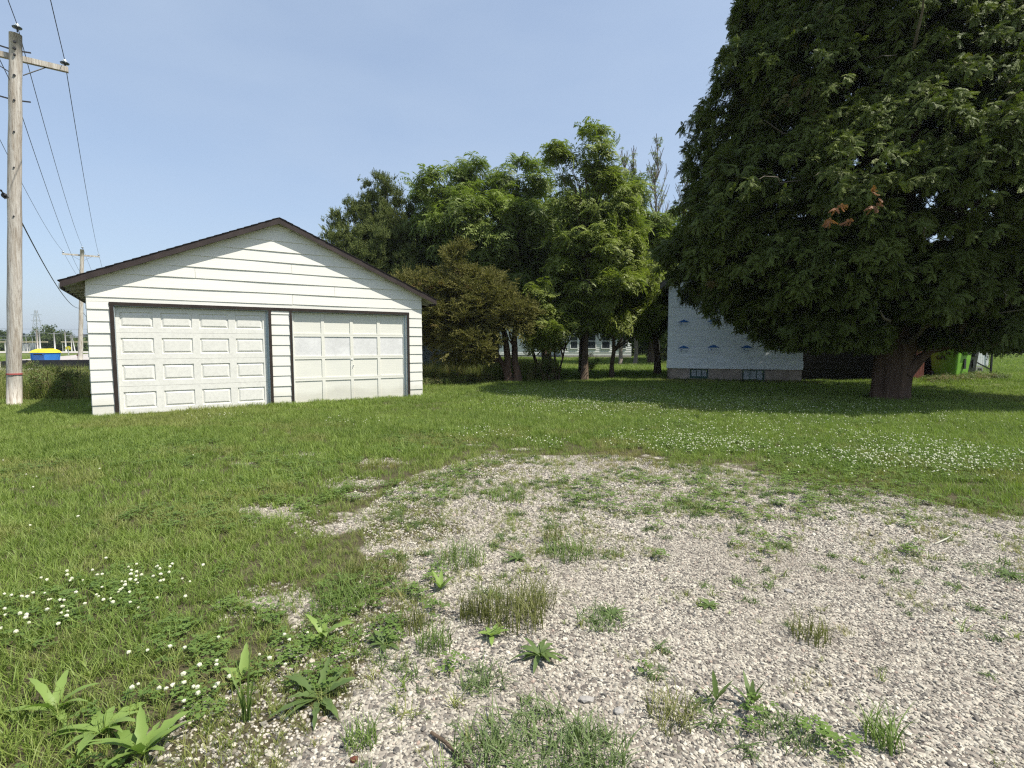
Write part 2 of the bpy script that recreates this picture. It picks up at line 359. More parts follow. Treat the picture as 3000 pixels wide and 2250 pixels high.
def thuja_cluster(seed, mat='thuja', nsp=7, ln=.24):
    r = random.Random(seed); L = []
    for k in range(nsp):
        az = (k-nsp/2)*.42+r.uniform(-.3, .3); el = r.uniform(-.75, .35)
        d = unit((math.sin(az)*math.cos(el), math.cos(az)*math.cos(el), math.sin(el))); s = side_of(d, r.uniform(-.7, .7)); b = np.array([0, r.uniform(-.03, .05), r.uniform(-.05, .05)])
        l = ln*r.uniform(.7, 1.15); nb = 7
        for j in range(nb):
            f = (j+.6)/nb; p = b+d*l*f; p = p+np.array([0, 0, -.12*f*f*l*2]); bl = l*.42*(1-f*.55)*r.uniform(.7, 1.1)
            for sg in (-1, 1):
                q = unit(d*.75+s*sg*.8+np.array([0, 0, r.uniform(-.25, .1)])); L.append((p, q, unit(np.cross(q, np.cross(s, d)+.15)), bl*.9, .034, .35))
        L.append((b+d*l*.5, d, s, l*.62, .022, .5))
    V, F = leafquads(L); return npmesh('cedar_spray', V, F, mat)
def juniper_cluster(seed, mat='juniper', up=.7):
    r = random.Random(seed); L = []
    for k in range(9):
        az = r.uniform(-1.5, 1.5); d = unit((math.sin(az)*.7, math.cos(az), up*r.uniform(.2, 1.5))); l = r.uniform(.14, .34); b = np.array([r.uniform(-.05, .05), r.uniform(-.05, .05), 0])
        for j in range(9):
            f = j/9; p = b+d*l*f; q = unit(d+np.array([r.uniform(-.8, .8), r.uniform(-.8, .8), r.uniform(-.4, .8)])*.75); L.append((p, q, side_of(q, r.uniform(0, 3)), .095*(1-f*.4)*r.uniform(.7, 1.2), .026, .1))
    V, F = leafquads(L); return npmesh('juniper_sprig', V, F, mat)
def walnut_cluster(seed, mat='walnut'):
    r = random.Random(seed); L = []
    for k in range(6):
        az = k*1.05+r.uniform(-.4, .4); el = r.uniform(-.1, .7); d = unit((math.cos(az)*math.cos(el), math.sin(az)*math.cos(el), math.sin(el))); l = r.uniform(.30, .48); s = side_of(d, r.uniform(-.3, .3)); n = 5
        for j in range(n):
            f = (j+1.2)/(n+.4); p = d*l*f+np.array([0, 0, -1.0*f*f*l*.75])
            for sg in (-1, 1):
                q = unit(d*.55+s*sg*.9+np.array([0, 0, -.45*r.random()-.25*f])); L.append((p, q, unit(np.cross(q, (0, 0, 1)))*1.0, 15e-2*r.uniform(.8, 1.2), .058, .6))
        L.append((d*l+np.array([0, 0, -l*.75]), unit(d+np.array([0, 0, -.9])), s, .10, .04, .3))
    V, F = leafquads(L); return npmesh('walnut_leaf_spray', V, F, mat)
def bush_cluster(seed, mat='weed', n=34, ln=.09, w=.035, r0=.16):
    r = random.Random(seed); L = []
    for k in range(n):
        d = unit((r.gauss(0, 1), r.gauss(0, 1), r.gauss(.3, .8))); p = unit((r.gauss(0, 1), r.gauss(0, 1), r.gauss(0, 1)))*r0*r.random()**.5; L.append((p, d, side_of(d, r.uniform(-1, 1)), ln*r.uniform(.6, 1.3), w*r.uniform(.7, 1.2), .5))
    V, F = leafquads(L); return npmesh('leaf_clump', V, F, mat)
def tuft(seed, nb, rad, h, w, lean=.5, mat='grass', hv=.35, seg=3):
    r = random.Random(seed); V = []; F = []
    for k in range(nb):
        a = r.uniform(0, 2*PI); rr = rad*math.sqrt(r.random()); b = np.array([math.cos(a)*rr, math.sin(a)*rr, -.004]); az = r.uniform(0, 2*PI); ln = h*r.uniform(1-hv, 1+hv); le = lean*r.uniform(.15, 1.3)
        d = np.array([math.cos(az), math.sin(az), 0]); s = np.array([-d[1], d[0], 0]); tw = r.uniform(-.8, .8); s = s*math.cos(tw)+d*math.sin(tw); k0 = len(V)
        for j in range(seg+1):
            f = j/seg; p = b+d*ln*le*f*f+np.array([0, 0, ln*(f-.32*le*f*f)]); ww = w*(1-f)**.6*.5 if j < seg else 0
            if j < seg: V += [p-s*ww*(1 if j else .8), p+s*ww*(1 if j else .8)]
            else: V.append(p)
        for j in range(seg-1): F.append((k0+2*j, k0+2*j+1, k0+2*j+3, k0+2*j+2))
        F.append((k0+2*seg-2, k0+2*seg-1, k0+2*seg, k0+2*seg))
    T = []
    for f in F: T += [(f[0], f[1], f[2])] + ([(f[0], f[2], f[3])] if f[2] != f[3] else [])
    return npmesh('grass_tuft', V, T, mat)
def clover_mesh(seed, n=9, rad=.05, mat='clover_leaf'):
    r = random.Random(seed); V = []; F = []
    for k in range(n):
        a = r.uniform(0, 6.28); q = rad*math.sqrt(r.random()); c = np.array([math.cos(a)*q, math.sin(a)*q, r.uniform(.02, .055)]); t0 = r.uniform(0, 6.28); tl = r.uniform(-.3, .3)
        for j in range(3):
            t = t0+j*2.094; d = np.array([math.cos(t), math.sin(t), tl]); s = np.array([-math.sin(t), math.cos(t), 0]); k0 = len(V); l = .016
            V += [c, c+d*l*.6+s*l*.45, c+d*l, c+d*l*.6-s*l*.45]; F += [(k0, k0+1, k0+2), (k0, k0+2, k0+3)]
    return npmesh('clover_leaves', V, F, mat)
def flower_mesh(seed, mat='flower', n=1, spread=0.0):
    r = random.Random(seed); bm = bmesh.new()
    for q in range(n):
        c = Vector((r.uniform(-spread, spread), r.uniform(-spread, spread), r.uniform(.075, .12)))
        g = bmesh.ops.create_icosphere(bm, subdivisions=1, radius=.0105)
        for v in g['verts']: v.co *= r.uniform(.75, 1.25); v.co.z *= .85; v.co += c
    me = bpy.data.meshes.new('clover_head'); bm.to_mesh(me); bm.free(); me.materials.append(M[mat]); return me
def stone_mesh(seed, mat='stone'):
    r = random.Random(seed); bm = bmesh.new(); bmesh.ops.create_icosphere(bm, subdivisions=1, radius=1.0)
    ax = Vector((r.uniform(.8, 1.3), r.uniform(.6, .95), r.uniform(.4, .7)))
    for v in bm.verts:
        v.co = v.co*r.uniform(.78, 1.18); v.co = Vector((v.co.x*ax.x, v.co.y*ax.y, v.co.z*ax.z))
    bmesh.ops.dissolve_limit(bm, angle_limit=.35, verts=bm.verts, edges=bm.edges); bmesh.ops.triangulate(bm, faces=bm.faces)
    me = bpy.data.meshes.new('stone_chip'); bm.to_mesh(me); bm.free(); me.materials.append(M[mat]); return me
C_TH = protos('cedar_sprays', [thuja_cluster(i) for i in range(5)])
C_JU = protos('juniper_sprigs', [juniper_cluster(i) for i in range(4)])
C_JB = protos('brown_juniper_sprigs', [juniper_cluster(10+i, 'juniper_brown', .2) for i in range(4)])
C_WA = protos('walnut_sprays', [walnut_cluster(i) for i in range(4)])
C_WP = protos('pale_walnut_sprays', [walnut_cluster(9+i, 'walnut_pale') for i in range(4)])
C_FA = protos('distant_leaf_clumps', [bush_cluster(i, 'far_leaf', 40, .34, .20, .7) for i in range(3)])
C_WE = protos('weed_leaf_clumps', [bush_cluster(20+i) for i in range(4)])
C_BR = protos('dead_sprays', [thuja_cluster(40+i, 'brown_leaf') for i in range(2)])
# ------------------------------------------------------------------ the setting: ground
GRAV = np.array([(-1.25,.3),(-1.20,1.71),(-1.20,1.98),(-0.96,2.15),(-1.00,2.43),(-1.02,2.80),(-0.80,3.05),(-0.88,3.54),(-1.02,3.99),(-1.18,4.50),(-1.12,5.12),(-0.95,5.75),(-0.59,6.31),(-0.28,6.88),(0.56,6.71),(1.29,6.79),(1.84,6.39),(2.46,6.10),(2.91,5.51),(3.62,5.12),(3.79,4.70),(3.95,4.31),(4.4,4.0),(5.4,3.3),(6.5,1.5),(6.5,.3)])
def pdist(x, y):
    """signed distance to the gravel outline, negative inside"""
    x = np.asarray(x, float); y = np.asarray(y, float); d = np.full(x.shape, 1e9); ins = np.zeros(x.shape, bool)
    A = GRAV; B = np.roll(GRAV, -1, 0)
    for (ax, ay), (bx, by) in zip(A, B):
        ex, ey = bx-ax, by-ay; t = np.clip(((x-ax)*ex+(y-ay)*ey)/(ex*ex+ey*ey), 0, 1)
        d = np.minimum(d, np.hypot(x-ax-t*ex, y-ay-t*ey))
        c = ((ay > y) != (by > y)); ins ^= c & (x < (bx-ax)*(y-ay)/np.where(by == ay, 1e-9, by-ay)+ax)
    return np.where(ins, -d, d)
DIRT = [(-1.42, 2.88, .30), (-1.5, 4.1, .3), (-2.3, 4.55, .3), (-1.5, 5.0, .25), (-2.68, 6.79, .35), (-1.09, 7.41, .30), (-2.0, 4.43, .42), (-1.62, 6.39, .35), (-2.69, 5.24, .22), (-.6, 7.6, .25), (-1.7, 5.4, .4), (.2, 7.3, .2), (-3.3, 6.3, .2)]
def cover(x, y, tufts=True):
    """share of the ground covered by grass, 0..1"""
    d = pdist(x, y); n = fbm(x*2.2, y*2.2, 3)-.5
    c = sst(-.75, .42, d+n*1.9+.5*(vn(x*9, y*9)-.5))
    n2 = fbm(x*3.1+50, y*3.1+9, 3); n3 = vn(x*7+3, y*7+8)
    top = sst(2.2, 5.4, y-.22*x)*.50 + sst(1.2, -.9, x)*sst(4.5, 2.0, y)*.07 + .06*sst(-1.2, -.2, d)
    inside = sst(.66-top, .80-top*.8, n2*.75+n3*.32)
    if tufts: c = np.maximum(c, inside*.8*(d < 0))
    for (a, b, r) in DIRT: c = c*(1-.85*sst(r*1.1, r*.2, np.hypot((x-a)*.7, (y-b)*1.6)+1.5*r*(fbm(x*4, y*4, 3)-.4)))
    return np.clip(c, 0, 1)
def axis(lo, hi, fine, f0, f1, far):
    a = list(np.arange(f0, f1+1e-6, fine)); st = fine
    p = f1
    while p < hi: st *= 1.16; p += st; a.append(min(p, hi))
    p = f0; st = fine
    while p > lo: st *= 1.16; p -= st; a.insert(0, max(p, lo))
    return np.array(a)
gx = axis(-3500, 3500, .07, -4.2, 6.2, 1); gy = axis(-400, 6000, .07, .8, 8.4, 1)
XX, YY = np.meshgrid(gx, gy, indexing='ij'); ZZ = ground_h(XX, YY); nx, ny = XX.shape
gv = np.stack([XX, YY, ZZ], -1).reshape(-1, 3); idx = np.arange(nx*ny).reshape(nx, ny)
gf = np.stack([idx[:-1, :-1], idx[1:, :-1], idx[1:, 1:], idx[:-1, 1:]], -1).reshape(-1, 4)
gme = npmesh('ground', gv, gf, 'ground'); gme.polygons.foreach_set('use_smooth', [True]*len(gme.polygons))
ga = gme.attributes.new('gravel', 'FLOAT', 'POINT'); ga.data.foreach_set('value', (1-cover(gv[:, 0], gv[:, 1], False)*.95).astype(np.float32)*((np.abs(gv[:, 0]) < 9) & (gv[:, 1] < 9)))
tag(link('ground', gme), kind='structure')
def strip(name, pts, wid, mat, dz):
    m = MB(); vs = []; 
    for i, p in enumerate(pts):
        d = Vector(pts[min(i+1, len(pts)-1)])-Vector(pts[max(i-1, 0)]); d.normalize(); nn = Vector((-d.y, d.x))
        w = wid if not hasattr(wid, '__len__') else wid[i]
        for sg in (-1, 1): q = Vector(p)+nn*sg*w/2; vs.append((q.x, q.y, gz(q.x, q.y)+dz))
    m.add(vs, [(2*i, 2*i+1, 2*i+3, 2*i+2) for i in range(len(pts)-1)])
    return tag(m.build(name, mat), kind='structure')
strip('road', [(-33+t*.51, 34-t*.86) for t in np.arange(60, 1, -2)]+[(-33-t*.51, 34+t*.86) for t in np.arange(0, 110, 2)], 6.5, 'road', .05)
strip('gravel_lot', [(-260, 104), (-150, 100), (-100, 98), (-55, 97), (-30, 110)], 20, 'road', .06)
# ------------------------------------------------------------------ gravel stones
C_ST = protos('stone_chips', [stone_mesh(i) for i in range(7)])
def place_stones(n, x0, x1, y0, y1, s0, s1):
    x = rng.uniform(x0, x1, n); y = rng.uniform(y0, y1, n); d = pdist(x, y); k = (np.abs(x) < y*1.2+1.2)
    cv = cover(x, y); k &= ((d < .12) & (rng.random(n) > cv*.3)) | ((cv < .45) & (d < .6) & (rng.random(n) > cv))
    for (a, b, r) in DIRT: k |= (np.hypot(x-a, y-b) < r*.8) & (rng.random(n) < .35)
    x, y = x[k], y[k]; m = len(x); s = rng.uniform(s0, s1, m)*(1+.8*(rng.random(m) > .97))
    z = ground_h(x, y)+s*.15
    return np.stack([x, y, z], 1), rng.uniform(-.5, .5, (m, 3))*[1, 1, 0]+rng.uniform(0, 6.28, (m, 3))*[0, 0, 1], s, rng.integers(0, 7, m)
q = [place_stones(175000, -3.0, 5.6, .9, 3.9, .0038, .0092), place_stones(110000, -3.2, 6, 3.9, 7.2, .006, .0115)]
tag(scatter('gravel', C_ST, *[np.concatenate(z) for z in zip(*q)]), 'pale crushed limestone gravel of the worn driveway patch', 'gravel', kind='stuff')
# ------------------------------------------------------------------ grass
def in_garage(x, y):
    dx, dy = x+8.52, y-10.69; c, s = math.cos(math.radians(33.9)), math.sin(math.radians(33.9)); u = dx*c+dy*s; w = -dx*s+dy*c
    return (u > .0) & (u < 7.25) & (w > -.0) & (w < 7)
def in_road(x, y):
    dx, dy = x+33, y-34; return np.abs(dx*.86+dy*.51) < 3.5
def grass_band(y0, y1, dens, sc, npick, tonefar=0):
    xm = 1.14*y1+2.5; n = int(2*xm*(y1-y0)*dens); x = rng.uniform(-xm, xm, n); y = rng.uniform(y0, y1, n)
    k = (np.abs(x) < y*1.14+2.5) & ~in_garage(x, y) & ~in_road(x, y)
    k &= ~((np.hypot(x-10.08, y-14) < .55))
    x, y = x[k], y[k]; cv = cover(x, y) if y0 < 9 else np.ones(len(x)); k = rng.random(len(x)) < cv; x, y, cv = x[k], y[k], cv[k]; m = len(x)
    d = pdist(x, y) if y0 < 9 else np.full(m, 9.)
    short = np.clip(sst(-.8, 1.5, d+.6*(fbm(x*.9, y*.9, 2)-.5)), .0, 1)
    patch = fbm(x*.55+9, y*.55, 3)
    s = sc*rng.uniform(.7, 1.25, m)*(.42+.58*short)*(.75+.5*patch)
    tone = np.clip(.55*(1-short)+.5*sst(.55, .72, fbm(x*1.3+40, y*1.3, 3))-.15+rng.normal(0, .13, m), 0, .85)
    tone = np.where(y > 9, np.clip(.35*sst(.5, .75, fbm(x*.3, y*.3, 3))+rng.normal(0, .08, m), 0, .6), tone)
    z = ground_h(x, y)
    return np.stack([x, y, z], 1), np.stack([rng.normal(0, .1, m), rng.normal(0, .1, m), rng.uniform(0, 6.28, m)], 1), np.stack([s, s, s*rng.uniform(.8, 1.2, m)], 1), rng.integers(0, npick, m), tone
G_N = protos('near_tufts', [tuft(i, 9, .028, .085, .0046, .75) for i in range(6)]+[tuft(6, 7, .03, .06, .007, 1.2)])
G_M = protos('mid_tufts', [tuft(30+i, 18, .07, .085, .0065, .7, seg=2) for i in range(5)])
G_F = protos('far_tufts', [tuft(50+i, 46, .20, .10, .011, .6, seg=2) for i in range(4)])
G_V = protos('distant_tufts', [tuft(70+i, 70, .55, .11, .022, .6, seg=2) for i in range(3)])
lab = 'short green lawn grass around the gravel patch and buildings'
tag(scatter('lawn_grass', G_N, *(lambda b: b[:4])(B0 := grass_band(.8, 4.6, 820, 1.0, 7)), tone=B0[4]), 'uneven green lawn grass in the near foreground', 'grass', kind='stuff')
tag(scatter('lawn_grass', G_M, *(lambda b: b[:4])(B0 := grass_band(4.6, 11.5, 210, 1.0, 5)), tone=B0[4]), 'green lawn grass between the gravel and the garage', 'grass', kind='stuff')
tag(scatter('lawn_grass', G_F, *(lambda b: b[:4])(B0 := grass_band(11.5, 25, 42, .9, 4)), tone=B0[4]), 'green lawn grass around the trees and the wrapped house', 'grass', kind='stuff')
tag(scatter('lawn_grass', G_V, *(lambda b: b[:4])(B0 := grass_band(25, 60, 8, .9, 3)), tone=B0[4]), 'distant lawn and field grass beyond the trees', 'grass', kind='stuff')
# clover leaves and blossoms
CLP = [(-2.45, 2.86, .42, 48), (-2.1, 3.02, .25, 16), (-2.7, 2.55, .3, 24), (-2.05, 3.0, .3, 14), (-1.39, 2.15, .3, 22), (-1.0, 2.3, .2, 8), (5.0, 6.4, .85, 430), (4.2, 6.6, .6, 110), (6.0, 6.9, .9, 170), (5.7, 7.59, .9, 150), (2.6, 7.4, .7, 130), (3.4, 7.3, .6, 100), (2.2, 7.8, .9, 150), (3.4, 8.6, 1.2, 120), (4.6, 9.4, 2.2, 240),
       (1.5, 12.1, 2.0, 420), (4.2, 12.8, 2.6, 520), (7.5, 11.3, 2.4, 320), (1.5, 14.5, 2.8, 420), (5.5, 15, 3.0, 420), (-2.85, 9.61, .7, 30), (-.4, 8.2, .8, 60), (.5, 7.6, .4, 30), (-5.8, 10.2, .5, 18), (-4.5, 5, 2.0, 22), (3.6, 5.9, .6, 26), (-9.5, 12.3, .8, 30)]
fx = []; 
for a, b, r, n in CLP:
    t = rng.uniform(0, 6.28, n); q = r*np.sqrt(rng.random(n))*rng.uniform(.6, 1.3, n); fx.append(np.stack([a+q*np.cos(t), b+q*np.sin(t)], 1))
fx = np.concatenate(fx); k = ~in_garage(fx[:, 0], fx[:, 1]) & (pdist(fx[:, 0], fx[:, 1]) > -.05); fx = fx[k]; m = len(fx)
C_FL = protos('clover_heads', [flower_mesh(i) for i in range(5)])
tag(scatter('clover_flowers', C_FL, np.stack([fx[:, 0], fx[:, 1], ground_h(fx[:, 0], fx[:, 1])-.004], 1), np.stack([np.zeros(m), np.zeros(m), rng.uniform(0, 6, m)], 1), rng.uniform(.65, 1.05, m), rng.integers(0, 5, m)), 'white clover blossoms dotted across the lawn', 'flowers', kind='stuff')
lx = np.repeat(fx[::2], 2, 0)+rng.normal(0, .07, (len(fx[::2])*2, 2)); n = len(lx); ex = np.stack([rng.uniform(-6, 7, 12000), rng.uniform(1, 10, 12000)], 1); ex = ex[(fbm(ex[:, 0]*.8+3, ex[:, 1]*.8, 3) > .52) & (cover(ex[:, 0], ex[:, 1]) > .6)]
lx = np.concatenate([lx, ex]); lx = lx[~in_garage(lx[:, 0], lx[:, 1])]; n = len(lx)
C_CL = protos('clover_leaf_sets', [clover_mesh(i) for i in range(4)])
tag(scatter('clover_leaves', C_CL, np.stack([lx[:, 0], lx[:, 1], ground_h(lx[:, 0], lx[:, 1])], 1), np.stack([np.zeros(n), np.zeros(n), rng.uniform(0, 6, n)], 1), rng.uniform(.7, 1.35, n), rng.integers(0, 4, n)), 'low clover and broadleaf ground cover mixed into the lawn', 'clover', kind='stuff')
# small weeds loosely spread over the gravel
n = 10000; x = rng.uniform(-2.6, 5.6, n); y = rng.uniform(1.2, 7, n); dd = pdist(x, y); k = (dd < 0) & (vn(x*3+7, y*3) > .42) & (rng.random(n) < .10+.6*sst(2.6, 5.4, y-.25*x)+.3*sst(.6, -.6, x)*sst(4.5, 2.5, y))
x, y = x[k], y[k]; n = len(x)
C_GW = protos('gravel_weeds', [tuft(90+i, 12, .02, .05, .0045, 1.1) for i in range(3)]+[tuft(95+i, 26, .035, .042, .006, 1.8, 'rosette') for i in range(3)])
tag(scatter('gravel_weeds', C_GW, np.stack([x, y, ground_h(x, y)], 1), np.stack([rng.normal(0, .15, n), rng.normal(0, .15, n), rng.uniform(0, 6, n)], 1), rng.uniform(.5, 1.35, n), rng.integers(0, 6, n), tone=np.clip(rng.normal(.25, .25, n), 0, .8)), 'sparse little weeds and grass sprouting through the gravel', 'weeds', kind='stuff')
#@PART2

# ================================================================== GARAGE
GA = math.radians(33.89)
gar = empty('garage', (-8.523, 10.685, -.02), 'white two-car garage with lapped board siding, dark brown trim and low gable roof', 'garage', GA)
GWd, GD, RR = 7.25, 5.4, .2444
def FL(u): return 4.27-.426*abs(u-3.625)      # lower line of the gable roof edge
def plank(u0, u1, z0, z1, seed, tb=.024, tt=.006, zl=None):
    """one lapped board seen from the front (outside is -y); clipped by the gable; z0 is its drip edge"""
    r = random.Random(seed); n = max(2, int((u1-u0)/.35)); V = []; Fc = []; j0 = r.uniform(-.004, .004); ph = r.uniform(0, 6); zb = zl or z0
    k = 0
    for i in range(n+1):
        u = u0+(u1-u0)*i/n; top = min(z1, FL(u)+.018); lo = z0+j0+.0025*math.sin(u*1.3+ph)
        if top < lo+.004: top = lo+.004
        nb = -(tb+.003*math.sin(u*2.1+ph)); nt_ = -(tb+(tt-tb)*(top-zb)/RR)
        V += [(u, 0, lo), (u, nb, lo), (u, nt_, top), (u, 0, top)]
    for i in range(n):
        a = 4*i; b = a+4
        for q in range(4): Fc.append((a+q, b+q, b+(q+1) % 4, a+(q+1) % 4))
    Fc += [(0, 1, 2, 3), (4*n+3, 4*n+2, 4*n+1, 4*n)]
    m = MB(); m.add(V, Fc); return m
sd = 0
for k in range(-1, 18):
    z0 = (.93+k)*RR if k >= 0 else .0
    z1 = (.93+k+1)*RR+.012
    if k < 0: z1 = .93*RR+.012
    lo, hi = 0.0, GWd
    if FL(0)+.01 < z0:
        dx = (z0-FL(0)+.002)/.426; lo, hi = dx, GWd-dx
    if hi-lo < .25: continue
    segs = []
    if z1 < 2.33+.02 or k < 8: segs = [(0, .365), (3.405, 3.815), (6.872, GWd)]; zt = min(z1, 2.33)
    elif z0 < 2.33:
        segs = [(0, .365), (3.405, 3.815), (6.872, GWd)]; zt = 2.33
    else:
        cuts = [lo]+sorted(random.Random(k*5).sample([1.9, 2.9, 3.9, 4.9, 5.4], 1))+[hi]
        cuts = [c for c in cuts if lo <= c <= hi]; segs = [(cuts[i]+(.003 if i else 0), cuts[i+1]-(.003 if i < len(cuts)-2 else 0)) for i in range(len(cuts)-1) if cuts[i+1]-cuts[i] > .1]; zt = z1
    if z0 < 2.33 < z1:
        for (a, b) in segs:
            sd += 1; plank(a, b, z0, 2.331, sd, zl=z0).build('siding_plank', 'white_paint', gar)
        sd += 1; plank(0, GWd, 2.3315, z1, 300, tb=.024-.018*(2.3315-z0)/RR, zl=2.3315).build('siding_plank', 'white_paint', gar)
        continue
    for (a, b) in segs:
        sd += 1; plank(a, b, z0, zt, sd, zl=z0).build('siding_plank', 'white_paint', gar)
m = MB()   # sheathing and the other walls
zt = FL(0)+.018
for (a, b) in ((.0, .44), (3.345, 3.875), (6.79, GWd)): m.box(a+.004, b-.004, .002, .10, 0, 2.25)
m.add([(.004, .002, 2.25), (GWd-.004, .002, 2.25), (GWd-.004, .002, zt), (3.625, .002, FL(3.625)+.015), (.004, .002, zt), (.004, .1, 2.25), (GWd-.004, .1, 2.25), (GWd-.004, .1, zt), (3.625, .1, FL(3.625)+.015), (.004, .1, zt)],
      [(0, 1, 2, 3, 4), (9, 8, 7, 6, 5), (0, 5, 6, 1), (2, 7, 8, 3), (3, 8, 9, 4)])
m.add([(.004, GD, 0), (GWd-.004, GD, 0), (GWd-.004, GD, zt), (3.625, GD, FL(3.625)), (.004, GD, zt)], [(0, 1, 2, 3, 4)])
m.build('gable_wall', 'white_paint', gar)
for sx in (0, 1):
    for k in range(11):
        u = 0 if sx == 0 else GWd; z0 = (.93+k-1)*RR if k else 0; s_ = -1 if sx == 0 else 1; z1 = min(z0+RR+.01, zt)
        MB().add([(u, .02, z0), (u+s_*.022, .02, z0), (u+s_*.006, .02, z1), (u, .02, z1), (u, GD, z0), (u+s_*.022, GD, z0), (u+s_*.006, GD, z1), (u, GD, z1)],
                 [(0, 1, 2, 3), (7, 6, 5, 4), (0, 4, 5, 1), (1, 5, 6, 2), (2, 6, 7, 3), (3, 7, 4, 0)]).build('siding_plank', 'white_paint', gar)
# trim
def tr(name, a, mat='brown_trim', parent=None): m = MB(); m.box(*a); return m.build(name, mat, parent or gar)
tr('header_trim', (.36, 6.875, -.040, -.001, 2.262, 2.332))
for (a, b) in ((.365, .435), (3.345, 3.405), (3.815, 3.868), (6.812, 6.875)): tr('side_trim', (a, b, -.038, -.0005, -.02, 2.261))
for (a, b) in ((.435, .444), (3.336, 3.345), (3.868, 3.877), (6.80, 6.812)): tr('door_jamb', (a, b, -.02, .12, -.02, 2.258), 'jamb_blue')
tr('door_stop', (3.300, 3.336, .055, .075, -.02, 2.25), 'jamb_blue'); tr('door_stop', (6.765, 6.80, .055, .075, -.02, 2.25), 'jamb_blue')
for (a, b) in ((.444, 3.336), (3.877, 6.80)): tr('head_jamb', (a, b, -.02, .12, 2.25, 2.2615), 'jamb_blue')
# left door: raised-panel sectional
D1 = link('garage_door', (lambda m: m.mesh('garage_door'))(MB()), None, gar); D1['label'] = 'newer steel sectional door with sixteen raised panels'
def section_door(x0, x1, y, secs, cols, pw, mat, pm, inset, raised):
    m = MB(); n = len(secs)-1; W_ = x1-x0; pitch = W_/cols; holes = []
    m.box(x0, x1, y+.024, y+.04, secs[0], secs[-1])
    for i in range(n):
        z0, z1 = secs[i]+.0018, secs[i+1]-.0018; zc = (z0+z1)/2; ph = (z1-z0)*inset
        m.box(x0, x1, y, y+.023, z0, zc-ph/2); m.box(x0, x1, y, y+.023, zc+ph/2, z1)
        ed = [x0]+sum([[x0+pitch*(c+.5)-pw/2, x0+pitch*(c+.5)+pw/2] for c in range(cols)], [])+[x1]
        for q in range(0, len(ed), 2): m.box(ed[q], ed[q+1], y, y+.023, zc-ph/2, zc+ph/2)
        for c in range(cols): holes.append((x0+pitch*(c+.5)-pw/2, x0+pitch*(c+.5)+pw/2, zc-ph/2, zc+ph/2, i, c))
    return m, holes
m, holes = section_door(.446, 3.300, .075, [0.0, .585, 1.155, 1.715, 2.248], 4, .575, 'door_steel', None, .60, True)
bpy.data.objects.remove(D1); D1 = m.build('garage_door', 'door_steel', gar); D1['label'] = 'plain steel garage door with sixteen raised panels'
def raised(a, b, c, d, y):
    def ring(i, yy): return [(a+i, yy, c+i), (b-i, yy, c+i), (b-i, yy, d-i), (a+i, yy, d-i)]
    V = ring(0, y+.002)+ring(.010, y+.020)+ring(.018, y+.021)+ring(.055, y+.004)+ring(.060, y+.0035)
    F_ = []
    for k in range(4):
        for q in range(4): F_.append((4*k+q, 4*k+(q+1) % 4, 4*k+4+(q+1) % 4, 4*k+4+q))
    F_.append((16, 17, 18, 19)); m = MB(); m.add(V, F_); return m
for (a, b, c, d, i, j) in holes: raised(a, b, c, d, .075).build('door_panel', 'door_steel', D1)
# right door: old wooden flat-panel
m, holes = section_door(3.885, 6.765, .070, [0.0, .605, 1.14, 1.70, 2.248], 4, .645, 'door_wood', None, .86, False)
D2 = m.build('garage_door', 'door_wood', gar); D2['label'] = 'older wooden garage door with sixteen flat recessed panels'
for (a, b, c, d, i, j) in holes:
    m = MB(); m.box(a+.001, b-.001, .085+.002*((i*3+j) % 3), .0935, c+.001, d-.001)
    o = m.build('door_panel', 'door_smudge' if i == 2 else 'door_wood', D2)
    if i == 2: o['label'] = 'greyish smudged panel in the second row'
m = MB(); m.bar((5.33, .060, .86), (5.36, .060, .93), .012, .02, (0, 1, 0)); m.bar((5.355, .07, .92), (5.355, .05, .92), .02); m.build('door_handle', 'steel', D2)
m = MB(); m.lathe([(.022, 0), (.022, .012)], (5.325, .070, 1.08), 10, (0, -1, 0)); m.build('door_lock', 'white_flat', D2)
